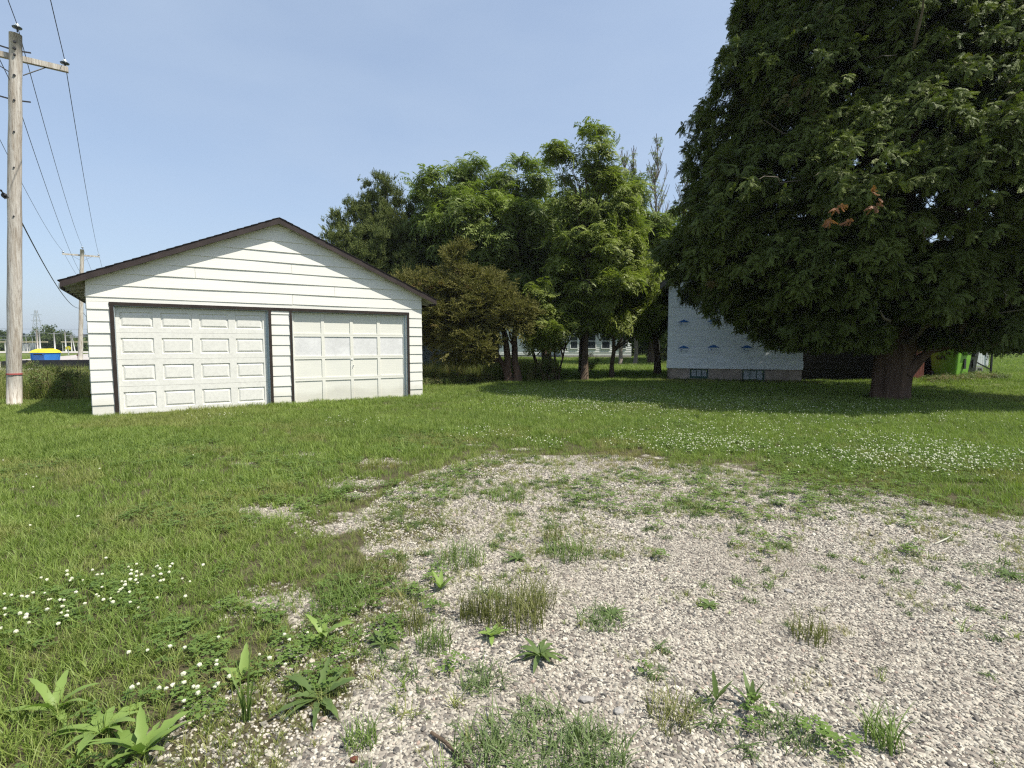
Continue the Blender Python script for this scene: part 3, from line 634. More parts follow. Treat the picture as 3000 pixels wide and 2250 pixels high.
# roof
OV = .20; EV = .37
def slope(m, side, u_in, u_out, ya, yb, dz0, dz1):
    """slab on one slope between distances from the ridge"""
    s_ = -1 if side == 0 else 1; c = 3.625
    def P(d, y, dz): return (c+s_*d, y, 4.27-.426*d+dz)
    V = [P(u_in, ya, dz0), P(u_out, ya, dz0), P(u_out, yb, dz0), P(u_in, yb, dz0), P(u_in, ya, dz1), P(u_out, ya, dz1), P(u_out, yb, dz1), P(u_in, yb, dz1)]
    return m.hexa(V if side else [V[i] for i in (1, 0, 3, 2, 5, 4, 7, 6)])
R0 = 3.625+EV
for sd_ in (0, 1):
    m = MB(); slope(m, sd_, .0, R0-.02, -OV+.026, GD+OV, .020, .125); m.build('roof_deck', 'soffit', gar)
    m = MB(); slope(m, sd_, .0, R0, -OV, -OV+.025, .0, .132); m.build('verge_board', 'fascia', gar)
    s_ = -1 if sd_ == 0 else 1; u = 3.625+s_*R0
    m = MB(); m.box(min(u, u-s_*.022), max(u, u-s_*.022), -OV+.026, GD+OV, 4.27-.426*R0-.035, 4.27-.426*R0+.12); m.build('eave_board', 'fascia', gar)
    nC = 27; st = (R0+.03)/nC
    for c_ in range(nC):
        a = c_*st; b = a+st*1.02; rr_ = random.Random(c_+sd_*50); j = rr_.uniform(-.004, .004)
        m = MB(); s2 = -1 if sd_ == 0 else 1
        def P(d, y, dz): return (3.625+s2*d, y, 4.27-.426*d+dz)
        V = [P(a, -OV-.015+j, .133), P(b, -OV-.015+j, .133), P(b, GD+OV+.02, .133), P(a, GD+OV+.02, .133), P(a, -OV-.015+j, .139), P(b, -OV-.015+j, .150+j*.5), P(b, GD+OV+.02, .150), P(a, GD+OV+.02, .137)]
        m.hexa(V if sd_ else [V[i] for i in (1, 0, 3, 2, 5, 4, 7, 6)]); m.build('shingle_course', 'shingle', gar)
    for k in range(9):   # rafter tails under the eaves
        y = .25+k*.61; a, b = (3.625+s_*(R0-.03), 3.625+s_*3.655); zz = lambda d: 4.27-.426*d
        m = MB(); d1, d0 = R0-.03, 3.60
        V = [(3.625+s_*d0, y, zz(d0)-.12), (3.625+s_*d1, y, zz(d1)-.04), (3.625+s_*d1, y+.045, zz(d1)-.04), (3.625+s_*d0, y+.045, zz(d0)-.12), (3.625+s_*d0, y, zz(d0)+.019), (3.625+s_*d1, y, zz(d1)+.019), (3.625+s_*d1, y+.045, zz(d1)+.019), (3.625+s_*d0, y+.045, zz(d0)+.019)]
        m.hexa(V if s_ > 0 else [V[i] for i in (1, 0, 3, 2, 5, 4, 7, 6)]); m.build('rafter_tail', 'soffit', gar)
m = MB(); m.box(3.60, 3.65, -OV-.002, -OV+.03, 4.262, 4.392); m.build('ridge_plate', 'fascia', gar)

# ================================================================== WRAPPED HOUSE
HA = math.atan2(-1.53, 4.60)
hs = empty('house', (6.22, 21.24, 0), 'house end wall in white house wrap printed with blue roof marks, behind the big cedar', 'house', HA)
HWd = 4.86; HD = 7.0; ze = 3.95; rs = .77
m = MB(); m.box(0.02, .20, .02, .25, -.2, .545)
for (a, b) in ((.0, .84), (1.60, 2.75), (3.62, HWd-.02)): m.box(a+.02 if a == 0 else a, b, .02, .25, -.2, .545)
m.box(.84, 1.60, .02, .25, -.2, .10); m.box(2.75, 3.62, .02, .25, -.2, .02)
m.box(.02, .25, .25, HD, -.2, .545); m.box(HWd-.27, HWd-.02, .25, HD, -.2, .545)
m.build('foundation', 'foundation', hs)
m = MB(); pk = ze+rs*HWd/2
m.add([(0, 0, .52), (HWd, 0, .52), (HWd, 0, ze), (HWd/2, 0, pk), (0, 0, ze), (0, HD, .52), (HWd, HD, .52), (HWd, HD, ze), (HWd/2, HD, pk), (0, HD, ze)], [(0, 1, 2, 3, 4), (9, 8, 7, 6, 5), (0, 4, 9, 5), (1, 6, 7, 2), (0, 5, 6, 1)])
m.build('wrapped_wall', 'wrap', hs)
def sheet(name, u0, u1, z0, z1, th, seed, amp=.012, mat='wrap'):
    r = random.Random(seed); nx_, nz_ = 26, 8; V = []; F_ = []
    for i in range(nx_+1):
        for j in range(nz_+1):
            u = u0+(u1-u0)*i/nx_; z = z0+(z1-z0)*j/nz_; e = min(1, i, nx_-i, 1)*1.0
            w = -th-amp*mnoise.noise(Vector((u*1.1+seed, z*4.5, seed)))*e-amp*.6*abs(math.sin(z*7+u*1.2+2*mnoise.noise(Vector((u, z*2, seed)))))*(1 if 0 < j < nz_ else 0)
            V.append((u, w, z))
    for i in range(nx_):
        for j in range(nz_): a = i*(nz_+1)+j; F_.append((a, a+nz_+1, a+nz_+2, a+1))
    k = len(V); V += [(u0, .0, z0), (u1, 0, z0), (u1, 0, z1), (u0, 0, z1)]
    m = MB(); m.add(V, F_); return m.build(name, mat, hs, True)
sheet('wrap_sheet', .01, HWd-.01, .80, 1.36, .022, 3, .016); sheet('wrap_sheet', .012, HWd-.012, 1.37, 2.95, .012, 5, .010)
sheet('wrap_sheet', .013, HWd-.013, 2.9, 3.94, .022, 8, .010); sheet('wrap_sheet', -.012, HWd+.012, .50, .83, .044, 12, .004)
m = MB()
for i in range(2): m.box(.0, .012, -.03, HD, .52, ze)
m.build('corner_strip', 'wrap', hs)
# printed marks: blue gable over a faint box with lines
for (u, z) in [(0.086, 4.023),(0.565, 3.353),(0.601, 2.335),(1.700, 2.347),(0.625, 1.312),(1.727, 1.341),(2.914, 1.329),(4.371, 1.307),(3.039, 2.329),(1.799, 3.278),(2.016, 4.312),(3.130, 3.241)]:
    m = MB(); y = -.062; w = .235; m.mi = 0
    for s_ in (-1, 1): m.add([(u+s_*w, y, z-.02), (u, y, z-.02), (u, y, z+.085), (u+s_*w*.15, y, z+.075)], [(0, 1, 2, 3)])
    m.mi = 1
    for (a, b, c, d) in ((-.19, -.182, -.18, -.03), (.17, .175, -.12, -.03), (-.19, .17, -.185, -.180), (-.12, -.06, -.11, -.05), (-.04, .15, -.10, -.09), (-.18, .17, -.135, -.131)): m.quad((u+a, y, z+c), (u+b, y, z+c), (u+b, y, z+d), (u+a, y, z+d))
    m.build('printed_mark', None, hs, mats=['blue_print', 'blue_line'])
# basement windows
for (a, b, z0, lab_) in ((.84, 1.60, .10, 'basement window with crumpled curtain'), (2.75, 3.62, .02, 'basement window with pale blind')):
    wn = MB(); wn.box(a, a+.045, .03, .12, z0, .52); wn.box(b-.045, b, .03, .12, z0, .52); wn.box(a+.045, b-.045, .03, .12, .47, .52); w_ = wn.build('window', 'concrete', hs); w_['label'] = lab_
    s_ = MB(); s_.box(a+.045, a+.09, .06, .10, z0, .47); s_.box(b-.09, b-.045, .06, .10, z0, .47); s_.box(a+.09, b-.09, .06, .10, z0, z0+.085); s_.box(a+.09, b-.09, .06, .10, .44, .47)
    n_ = 3; pw = (b-a-.18)/n_
    for k in range(1, n_): s_.box(a+.09+pw*k-.011, a+.09+pw*k+.011, .065, .095, z0+.085, .44)
    s_.build('sash', 'green_trim', w_)
    for k in range(n_): q = MB(); q.box(a+.09+pw*k+.012, a+.09+pw*(k+1)-.012, .078, .084, z0+.086, .439); q.build('pane', 'curtain' if (k+int(a)) % 3 else 'curtain', w_)
m = MB(); m.box(1.50, 1.56, -.03, .02, .0, .08); m.box(2.9, 3.66, -.08, .02, -.03, .03); m.build('window_sill', 'concrete', hs)
# roof with overhanging rake
for s_ in (-1, 1):
    c = HWd/2; R_ = c+.32
    def P(d, y, dz): return (c+s_*d, y, pk-rs*d+dz)
    for (nm, ya, yb, z0, z1, mt) in (('rake_board', -.36, -.33, -.10, .10, 'roof_grey'), ('roof_deck', -.329, HD+.3, -.02, .09, 'soffit'), ('roof', -.38, HD+.33, .101, .14, 'roof_grey')):
        V = [P(0, ya, z0), P(R_, ya, z0), P(R_, yb, z0), P(0, yb, z0), P(0, ya, z1), P(R_, ya, z1), P(R_, yb, z1), P(0, yb, z1)]
        m = MB(); m.hexa(V if s_ > 0 else [V[i] for i in (1, 0, 3, 2, 5, 4, 7, 6)]); m.build(nm, mt, hs)
# rear wing, weathered siding with the deep shade put into its colour
for k in range(14):
    m = MB(); z0 = .5+k*.2; m.add([(HWd+.0, 1.4, z0), (HWd+5.5, 1.4, z0), (HWd+5.5, 1.415, z0+.205), (HWd, 1.415, z0+.205), (HWd, 1.44, z0), (HWd+5.5, 1.44, z0), (HWd+5.5, 1.44, z0+.205), (HWd, 1.44, z0+.205)], [(0, 1, 2, 3), (0, 4, 5, 1), (7, 6, 5, 4), (3, 2, 6, 7), (0, 3, 7, 4), (1, 5, 6, 2)])
    m.build('siding_plank', 'siding_shade', hs)
m = MB(); m.box(HWd, HWd+5.5, 1.45, 6, -.1, 3.3); m.build('wing_wall', 'siding_shade', hs)
m = MB(); m.add([(HWd-.05, 1.1, 3.2), (HWd+5.8, 1.1, 3.2), (HWd+5.8, 3.7, 4.7), (HWd-.05, 3.7, 4.7), (HWd-.05, 6.3, 3.2), (HWd+5.8, 6.3, 3.2)], [(0, 1, 2, 3), (3, 2, 5, 4), (0, 4, 5, 1), (0, 3, 4), (1, 5, 2)]); m.build('wing_roof', 'roof_grey', hs)

# ================================================================== SHED AND FAR BUILDINGS
sh = empty('shed', (-5.9, 25.4, 0), 'small grey lapped-board shed with white corner trim half hidden behind the garage', 'shed', -.02)
for k in range(20):
    m = MB(); z0 = .32+k*.105; m.add([(0, 0, z0), (3.2, 0, z0), (3.2, .014, z0+.108), (0, .014, z0+.108), (0, .03, z0), (3.2, .03, z0), (3.2, .03, z0+.108), (0, .03, z0+.108)], [(0, 1, 2, 3), (0, 4, 5, 1), (7, 6, 5, 4), (0, 3, 7, 4), (1, 5, 6, 2)]); m.build('siding_plank', 'siding_grey', sh)
m = MB(); m.box(.01, 3.19, .031, 3, 0, 2.4); m.build('shed_wall', 'siding_grey', sh)
m = MB(); m.box(3.201, 3.28, -.03, .06, .1, 2.4); m.build('corner_trim', 'white_flat', sh)
m = MB(); m.box(-.01, 3.20, -.03, .03, .0, .30); m.build('skirt_board', 'concrete', sh)
m = MB(); m.add([(-.2, -.3, 2.38), (3.5, -.3, 2.38), (3.5, 1.5, 3.3), (-.2, 1.5, 3.3), (-.2, 3.3, 2.38), (3.5, 3.3, 2.38)], [(0, 1, 2, 3), (3, 2, 5, 4), (0, 4, 5, 1), (0, 3, 4), (1, 5, 2)]); m.build('roof', 'roof_dark', sh)
fh = empty('house', (-1.4, 57.5, 0), 'long white clapboard house seen low between the walnut trunks', 'house', 0)
def clap(m, x0, x1, y, z0, z1, st, skip=()):
    z = z0
    while z < z1:
        zz = min(z+st, z1)
        m.add([(x0, y-.025, z), (x1, y-.025, z), (x1, y-.004, zz), (x0, y-.004, zz), (x0, y, z), (x1, y, z)], [(0, 1, 2, 3), (4, 5, 1, 0)]); z = zz
m = MB(); m.box(0, 14.0, .0, 7, .3, 3.6); m.box(6.6, 14.0, -1.5, -.001, .3, 3.6); m.build('house_wall', 'white_flat', fh)
m = MB(); clap(m, 0, 6.6, 0, .35, 3.5, .16); o = m.build('clapboard', 'white_flat', fh); o['kind'] = 'stuff'
m = MB(); clap(m, 6.6, 14.0, -1.5, .6, 3.5, .22); o = m.build('clapboard', 'white_flat', fh); o['kind'] = 'stuff'
m = MB(); m.box(-.02, 14.02, .01, 6.9, -.1, .3); m.box(6.58, 14.02, -1.52, 0, -.1, .3); m.build('foundation', 'concrete', fh)
for (x, w, y) in ((3.45, .95, 0), (5.5, .9, 0), (7.6, .7, -1.5), (9.25, .95, -1.5), (10.9, .8, -1.5), (12.6, .8, -1.5)):
    f = MB(); z0, z1 = 1.25, 2.55
    if y: z0 = 1.05
    f.box(x-.09, x, y-.08, y-.026, z0-.09, z1+.09); f.box(x+w, x+w+.09, y-.08, y-.026, z0-.09, z1+.09); f.box(x, x+w, y-.08, y-.026, z1, z1+.09); f.box(x, x+w, y-.09, y-.026, z0-.09, z0); f.box(x, x+w, y-.07, y-.03, (z0+z1)/2-.03, (z0+z1)/2+.03)
    wo_ = f.build('window', 'white_flat', fh); g_ = MB(); g_.box(x+.001, x+w-.001, y-.05, y-.027, z0+.001, z1-.001); g_.build('pane', 'glass', wo_)
m = MB(); m.add([(-.5, -.6, 3.5), (14.5, -.6, 3.5), (14.5, 3.5, 5.6), (-.5, 3.5, 5.6), (-.5, 7.5, 3.5), (14.5, 7.5, 3.5)], [(0, 1, 2, 3), (3, 2, 5, 4), (0, 4, 5, 1), (0, 3, 4), (1, 5, 2)]); m.box(6.3, 14.4, -2.0, -.62, 3.5, 3.65); m.build('roof', 'roof_grey', fh)
g3 = empty('garage', (23.2, 85, 0), 'tiny white garage in the far distance left of the wrapped house', 'garage', 0)
m = MB(); m.box(0, 4.6, 0, 5, 0, 2.6); m.build('garage_wall', 'white_flat', g3); m = MB(); m.add([(-.3, -.3, 2.55), (4.9, -.3, 2.55), (4.9, 5.3, 2.55), (-.3, 5.3, 2.55), (2.3, -.3, 3.9), (2.3, 5.3, 3.9)], [(0, 1, 4), (3, 5, 2), (0, 4, 5, 3), (1, 2, 5, 4), (0, 3, 2, 1)]); m.build('roof', 'roof_dark', g3)
m = MB(); m.box(.6, 3.0, -.03, .0, .05, 2.1); m.build('garage_door', 'door_smudge', g3)
for (nm, x0, y0, w, d, hh, col, lb) in (('house', -248.402, 300, 8.2, 8, 4.3, 'tan', 'far tan house with a dark hipped roof beyond the substation'), ('warehouse', -250.101, 306, 9, 10, 4.0, 'white_flat', 'far long low white building on the left horizon')):
    b_ = empty(nm, (x0, y0, 0), lb, 'building'); m = MB(); m.box(0, w, 0, d, 0, hh); m.build('wall', col, b_)
    m = MB(); k = .0 if nm == 'house' else .3; r_ = 3.0 if nm == 'house' else .8; m.add([(-.6, -.6, hh), (w+.6, -.6, hh), (w+.6, d+.6, hh), (-.6, d+.6, hh), (w*.3, d/2, hh+r_), (w*.7, d/2, hh+r_)], [(0, 1, 5, 4), (1, 2, 5), (2, 3, 4, 5), (3, 0, 4), (0, 3, 2, 1)]); m.build('roof', 'roof_dark' if nm == 'house' else 'white_flat', b_)
    for q in range(3): m = MB(); m.box(w*(.12+.3*q), w*(.12+.3*q)+1.3, -.06, .0, 1.4, 2.9); m.build('window', 'glass', b_)

# ================================================================== UTILITY POLES AND WIRES
RD = Vector((.588, -.809, 0)); AD = Vector((.809, .588, 0))      # line direction (towards us) and crossarm direction
def make_pole(base, top, h, r0, r1, arm_dz, aL, aR, label, detail=True):
    b = Vector(base); t = Vector(top); p = empty('utility_pole', b, label, 'utility pole', 0, 'wooden utility poles along the road')
    T = t-b; n = 14; m = MB(); rr_ = random.Random(int(h*10)); pts = [T*(i/n)+Vector((rr_.uniform(-.012, .012), rr_.uniform(-.012, .012), 0))*(0 < i < n) for i in range(n+1)]
    m.tube(pts, [r0+(r1-r0)*i/n for i in range(n+1)], 16, True, lambda i, a: 1+.03*math.sin(a*5+i)); m.build('shaft', 'pole', p, True)
    az = T*(1-arm_dz/T.length); rt = r1+.03
    ac = az+(-RD)*(r1+.06); m = MB(); m.bar(ac-AD*aL, ac+AD*aR, .10, .12); m.build('crossarm', 'pole', p)
    for s_, L in ((-1, aL), (1, aR)):
        m = MB(); m.bar(ac+AD*s_*L*.55+Vector((0, 0, -.06)), az+AD*s_*r1+Vector((0, 0, -.42)), .012, .035, RD); m.build('arm_brace', 'black_metal', p)
    ins = [ac+AD*(aR-.06)+Vector((0, 0, .06)), ac-AD*(aL-.06)+Vector((0, 0, .06)), T+Vector((.05, .0, .06))]
    for q in ins:
        m = MB(); m.lathe([(.014, -.02), (.014, .06)], q, 8); pin = m.build('insulator', 'black_metal', p)
        m = MB(); m.lathe([(.02, .05), (.085, .065), (.095, .085), (.04, .10)], q, 14); m.build('insulator_skirt', 'por_dark', pin, True)
        m = MB(); m.lathe([(.07, .101), (.055, .125), (.03, .135), (.035, .16), (.02, .175)], q, 14); m.build('insulator_cap', 'porcelain', pin, True)
    if detail:
        for i, (dz, s) in enumerate(((.22, .032), (.36, .034), (.50, .028), (.95, .03), (1.5, .026), (2.2, .024), (3.0, .022), (4.1, .022))):
            q = T*(1-dz/T.length)+RD*(r0*.45+.045+(r0-r1)*dz/T.length*.6); m = MB(); m.lathe([(s, 0), (s*.8, .03)], q, 6, RD); m.build('bolt_head', 'black_metal', p)
        for dz in (.35, 1.45):
            for s_ in (-1, 1): q = T*(1-dz/T.length); m = MB(); m.bar(q+AD*s_*.09, q+AD*s_*.27+Vector((0, 0, .02)), .015, .03); m.build('side_hook', 'black_metal', p)
        m = MB(); q = T*.088; m.lathe([(r0+.004, 0), (r0+.004, .035)], q, 18); m.build('red_band', 'red_tape', p)
    return p, [b+q+Vector((0, 0, .165)) for q in ins], b+T
base1 = (-11.893,12.561, -.02); top1 = (-11.302, 12.600, 8.488)
P1, I1, T1 = make_pole(base1, top1, 8.5, .145, .115, .45, 1.15, .92, 'nearest weathered grey utility pole with a red band low on its shaft')
P2, I2, T2 = make_pole((-35.9, 44.0, -.1), (-35.198, 44.000, 9.191), 9.2, .17, .13, .45, 1.25, 1.15, 'second utility pole rising behind the left roof corner of the garage', False)
def wire(name, a, b, sag, r, label, mat='wire', n=26, group='power lines along the road'):
    a = Vector(a); b = Vector(b); m = MB(); m.tube([a.lerp(b, i/n)+Vector((0, 0, -4*sag*(i/n)*(1-i/n))) for i in range(n+1)], r, 5); o = m.build(name, mat)
    return tag(o, label, 'power line', group)
P0 = Vector((.588, -.809, 0))*42
nm = ['right crossarm', 'left crossarm', 'pole top']
for i in range(3):
    wire('power_line', I1[i], I2[i], .55, .0085, 'dark overhead wire from the near pole\'s %s to the second pole' % nm[i])
    wire('power_line', I1[i], I1[i]+P0, .5, .0085, 'dark overhead wire from the near pole\'s %s up out of the picture' % nm[i])
    wire('power_line', I2[i], I2[i]-P0*1.1, .5, .010, 'thin wire running on from the second pole\'s %s behind the garage roof' % nm[i])
n1 = Vector((-11.562, 12.700, 7.452)); n2 = Vector((-35.426, 44.000, 7.288))
wire('power_line', n1, n2, .5, .008, 'lower neutral wire between the two roadside poles'); wire('power_line', n1, n1+P0, .4, .008, 'lower neutral wire passing the near pole towards the left edge')
c1 = Vector((-11.771, 12.700, 4.833)); c2 = Vector((-35.546, 43.900, 4.445))
wire('telephone_cable', c1, c2, .75, .016, 'thick black communication cable sagging between the two poles'); wire('telephone_cable', c1, c1+P0, .6, .016, 'thick black communication cable left of the near pole')
wire('telephone_cable', c2, c2-P0, .7, .016, 'thick black communication cable beyond the second pole')
sp = empty('cable_splice', c1+P0*.018, 'black cable splice hanging at the left edge beside the near pole', 'cable splice')
m = MB(); m.lathe([(.02, -.10), (.05, -.08), (.055, .06), (.02, .09)], (0, 0, -.08), 10, P0); m.build('splice_case', 'black_metal', sp)
m = MB(); m.tube([(0, 0, -.02), (.05, -.05, -.16), (.12, -.16, -.12), (.18, -.25, -.02)], .009, 6); m.build('loop_wire', 'black_metal', sp)
# transformer bits on the second pole
m = MB(); m.lathe([(.10, 0), (.14, .03), (.14, .42), (.10, .47)], (-1.05, -.2, 6.1), 12); o = m.build('street_lamp_can', 'steel', P2, True)
m = MB(); m.bar((-.15, 0, 6.35), (-.95, -.2, 6.4), .05); m.build('lamp_bracket', 'steel', P2)

# ================================================================== SUBSTATION AND FIELD (far left)
fp = 'pale poles of the far substation yard'
for i, (px, py, Z, r, lb) in enumerate(((20, 992, 108, .10, 'short pale substation post left of the near utility pole'), (73, 1003, 112, .12, 'thin pale substation post just right of the near utility pole'), (83, 1003, 112, .12, 'second thin substation post right of the near utility pole'), (90, 1004, 112, .10, 'third thin substation post by the transformer gear'),
        (114, 965, 105, .30, 'dark thick pole in front of the far lattice tower'), (121, 972, 105, .28, 'pale concrete pole right of the far lattice tower'), (164, 974, 104, .28, 'tall pale pole above the yellow lidded container'), (196, 972, 104, .26, 'tall pale pole behind the small yellow sign'), (213, 980, 108, .20, 'pale pole left of the second utility pole'), (223, 985, 108, .20, 'slightly leaning pale pole next to the second utility pole'))):
    x = (px-1500)/1550*Z; top = 1.447+(1009-py)/1550*Z
    t = empty('substation_pole', (x, Z, 0), lb, 'pole', 0, fp); m = MB(); m.tube([(0, 0, -.3), ((-.5 if i == 9 else 0), 0, top)], [r*.5, r*.36], 8); m.build('shaft', 'pole_far' if i != 4 else 'pole', t, True)
    m = MB(); m.bar((-1.1, 0, top-.25), (1.1, 0, top-.25), .08); m.build('crossarm', 'steel', t)
for (pa, pb, lb) in ((-30, 144, 'long pale overhead pipe of the substation, left part'), (184, 300, 'long pale overhead pipe of the substation, right part behind the pole')):
    o = empty('overhead_beam', ((pa-1500)/1550*110, 110, 0), lb, 'beam', 0, 'pale overhead substation beams'); L = (pb-pa)/1550*110
    m = MB(); m.bar((0, 0, 1.95), (L, 0, 1.95), .22); m.build('beam', 'tan', o)
    for k in range(int(L/3.2)+1): m = MB(); m.bar((.2+k*3.2, 0, -.1), (.2+k*3.2, 0, 1.84), .08); m.build('support', 'pole_far', o)
tw = empty('lattice_tower', (-223.247, 250, 0), 'faint tall lattice transmission tower on the left horizon', 'tower'); m = MB(); H_ = 17.5
for s1, s2 in ((-1, -1), (1, -1), (1, 1), (-1, 1)): m.bar((s1*2.0, s2*2.0, 0), (s1*.35, s2*.35, H_), .14)
m.build('tower_legs', 'steel', tw); m = MB()
for k in range(9):
    z0 = H_*k/9; z1 = H_*(k+1)/9; w0 = 2-1.65*k/9; w1 = 2-1.65*(k+1)/9
    for a, b in (((-w0, -w0), (w1, -w1)), ((w0, -w0), (-w1, -w1)), ((w0, -w0), (w1, w1)), ((w0, w0), (-w1, w1)), ((-w0, w0), (-w1, -w1))): m.bar((*a, z0), (*b, z1), .08)
o = m.build('tower_bracing', 'steel', tw)
for z in (9.5, 12.5, 15.3): m = MB(); m.bar((-2.6, 0, z), (2.6, 0, z), .16); m.build('tower_arm', 'steel', tw)
for k in range(3):
    t = empty('transformer_rack', (-108.409+k*2.2, 118, 0), 'grey transformer rack in the substation, %s of three' % ('leftmost', 'middle one', 'rightmost')[k], 'transformer', 0, 'transformer racks'); m = MB()
    m.box(-.6, .6, -.5, .5, 0, 1.7); m.build('tank', 'steel', t); m = MB(); m.bar((-.4, 0, 1.7), (-.4, 0, 3.4), .1); m.bar((.4, 0, 1.7), (.4, 0, 3.4), .1); m.bar((-.8, 0, 3.4), (.8, 0, 3.4), .14); m.build('frame', 'steel', t)
    m = MB(); m.lathe([(.16, 0), (.3, .2), (.2, .45)], (0, 0, 3.5), 8); m.build('bushing', 'por_dark', t)
for (py, Z, lb) in ((962, 120, 'pale straight power line crossing the far left sky'), (984, 118, 'lower pale power line over the substation')):
    wire('power_line', ((-60-1500)/1550*Z, Z, 1.447+(1009-py)/1550*Z), ((330-1500)/1550*Z, Z+4, 1.447+(1009-py)/1550*Z), .15, .035, lb, 'wire_pale', 6, None)
# container, trailer, markers
ct = empty('recycling_container', (-33.469, 38, -.05), 'blue steel recycling container with a bright yellow lid by the road', 'container', -.25)
m = MB(); V = [(-.60, -.45, .12), (.60, -.45, .12), (.60, .5, .12), (-.60, .5, .12), (-.68, -.5, .90), (.68, -.5, .90), (.68, .55, .90), (-.68, .55, .90)]; m.hexa(V); m.build('body', 'blue_steel', ct)
m = MB(); m.box(-.71, .71, -.535, -.495, .84, .90); m.box(-.45, .45, -.53, -.49, .68, .73); m.box(-.66, -.60, -.52, -.46, .15, .84); m.box(.60, .66, -.52, -.46, .15, .84); m.build('rim', 'blue_steel', ct)
m = MB(); m.box(-.40, .40, -.512, -.49, .745, .83); m.build('slot', 'black_plastic' if 0 else 'black_metal', ct)
m = MB(); m.add([(-.74, -.56, .905), (.74, -.56, .905), (.74, .6, .905), (-.74, .6, .905), (-.66, -.42, 1.07), (.66, -.42, 1.07), (.66, .5, 1.07), (-.66, .5, 1.07), (-.42, -.2, 1.19), (.42, -.2, 1.19), (.42, .3, 1.19), (-.42, .3, 1.19)], [(0, 1, 5, 4), (1, 2, 6, 5), (2, 3, 7, 6), (3, 0, 4, 7), (4, 5, 9, 8), (5, 6, 10, 9), (6, 7, 11, 10), (7, 4, 8, 11), (8, 9, 10, 11), (0, 3, 2, 1)]); m.build('lid', 'yellow_lid', ct)
for x in (-.5, .5):
    for y in (-.35, .4): m = MB(); m.lathe([(.06, -.025), (.06, .025)], (x, y, .06), 10, (1, 0, 0)); m.build('caster', 'black_metal', ct)
tl = empty('utility_trailer', (-19.180, 22.5, -.05), 'low black flatbed trailer parked behind the tall weeds left of the garage', 'trailer', .33)
m = MB(); m.box(-1.6, 1.7, -.75, .75, .52, .60); m.bar((1.7, 0, .5), (2.7, 0, .48), .10); m.build('bed_frame', 'black_metal', tl)
m = MB(); m.box(-1.62, 1.72, -.80, -.75, .55, .82); m.box(-1.62, 1.72, .75, .80, .55, .82); m.box(-1.67, -1.62, -.8, .8, .55, .82); m.build('side_rail', 'black_metal', tl)
for k in range(5): m = MB(); m.box(-1.58, 1.68, -.745+k*.3, -.745+k*.3+.28, .60, .63); m.build('deck_plank', 'rust_wood', tl)
for y in (-.85, .85):
    for x in (-.2, .5): m = MB(); m.lathe([(.20, -.09), (.29, -.07), (.29, .07), (.20, .09)], (x, y, .29), 16, (0, 1, 0)); w_ = m.build('wheel', 'black_metal', tl, True); m = MB(); m.lathe([(.14, -.10), (.14, .10)], (x, y, .29), 12, (0, 1, 0)); m.build('rim', 'steel', w_)
    m = MB(); m.box(-.55, .9, y-.12, y+.12, .59, .62); m.build('fender', 'black_metal', tl)
m = MB(); m.box(-.9, -.62, -.826, -.806, .36, .46); m.build('licence_plate', 'white_flat', tl)
m = MB(); m.box(1.45, 1.78, -.83, -.806, .42, .53); m.build('reflector_plate', 'white_flat', tl)
t = empty('marker_sign', (-60.265, 72, 0), 'small bright yellow marker sign on a pale post by the far road', 'sign'); m = MB(); m.bar((0, 0, 0), (0, 0, 1.0), .09); m.build('post', 'pole_far', t); m = MB(); m.add([(-.35, -.03, .75), (.30, -.03, .75), (.36, -.03, 1.05), (.1, -.03, 1.2), (-.35, -.03, 1.1), (-.35, .03, .75), (.30, .03, .75), (.36, .03, 1.05), (.1, .03, 1.2), (-.35, .03, 1.1)], [(0, 1, 2, 3, 4), (9, 8, 7, 6, 5), (0, 5, 6, 1), (1, 6, 7, 2), (2, 7, 8, 3), (3, 8, 9, 4), (4, 9, 5, 0)]); m.build('sign_panel', 'yellow_lid', t)
t = empty('fence_post', (-37.644, 46, 0), 'short brown wooden post by the road in front of the second utility pole', 'post'); m = MB(); m.bar((0, 0, -.1), (0, 0, .62), .11); m.build('shaft', 'rust_wood', t); m = MB(); m.bar((-.16, 0, .5), (.16, 0, .5), .05, .09); m.build('top_bar', 'rust_wood', t)

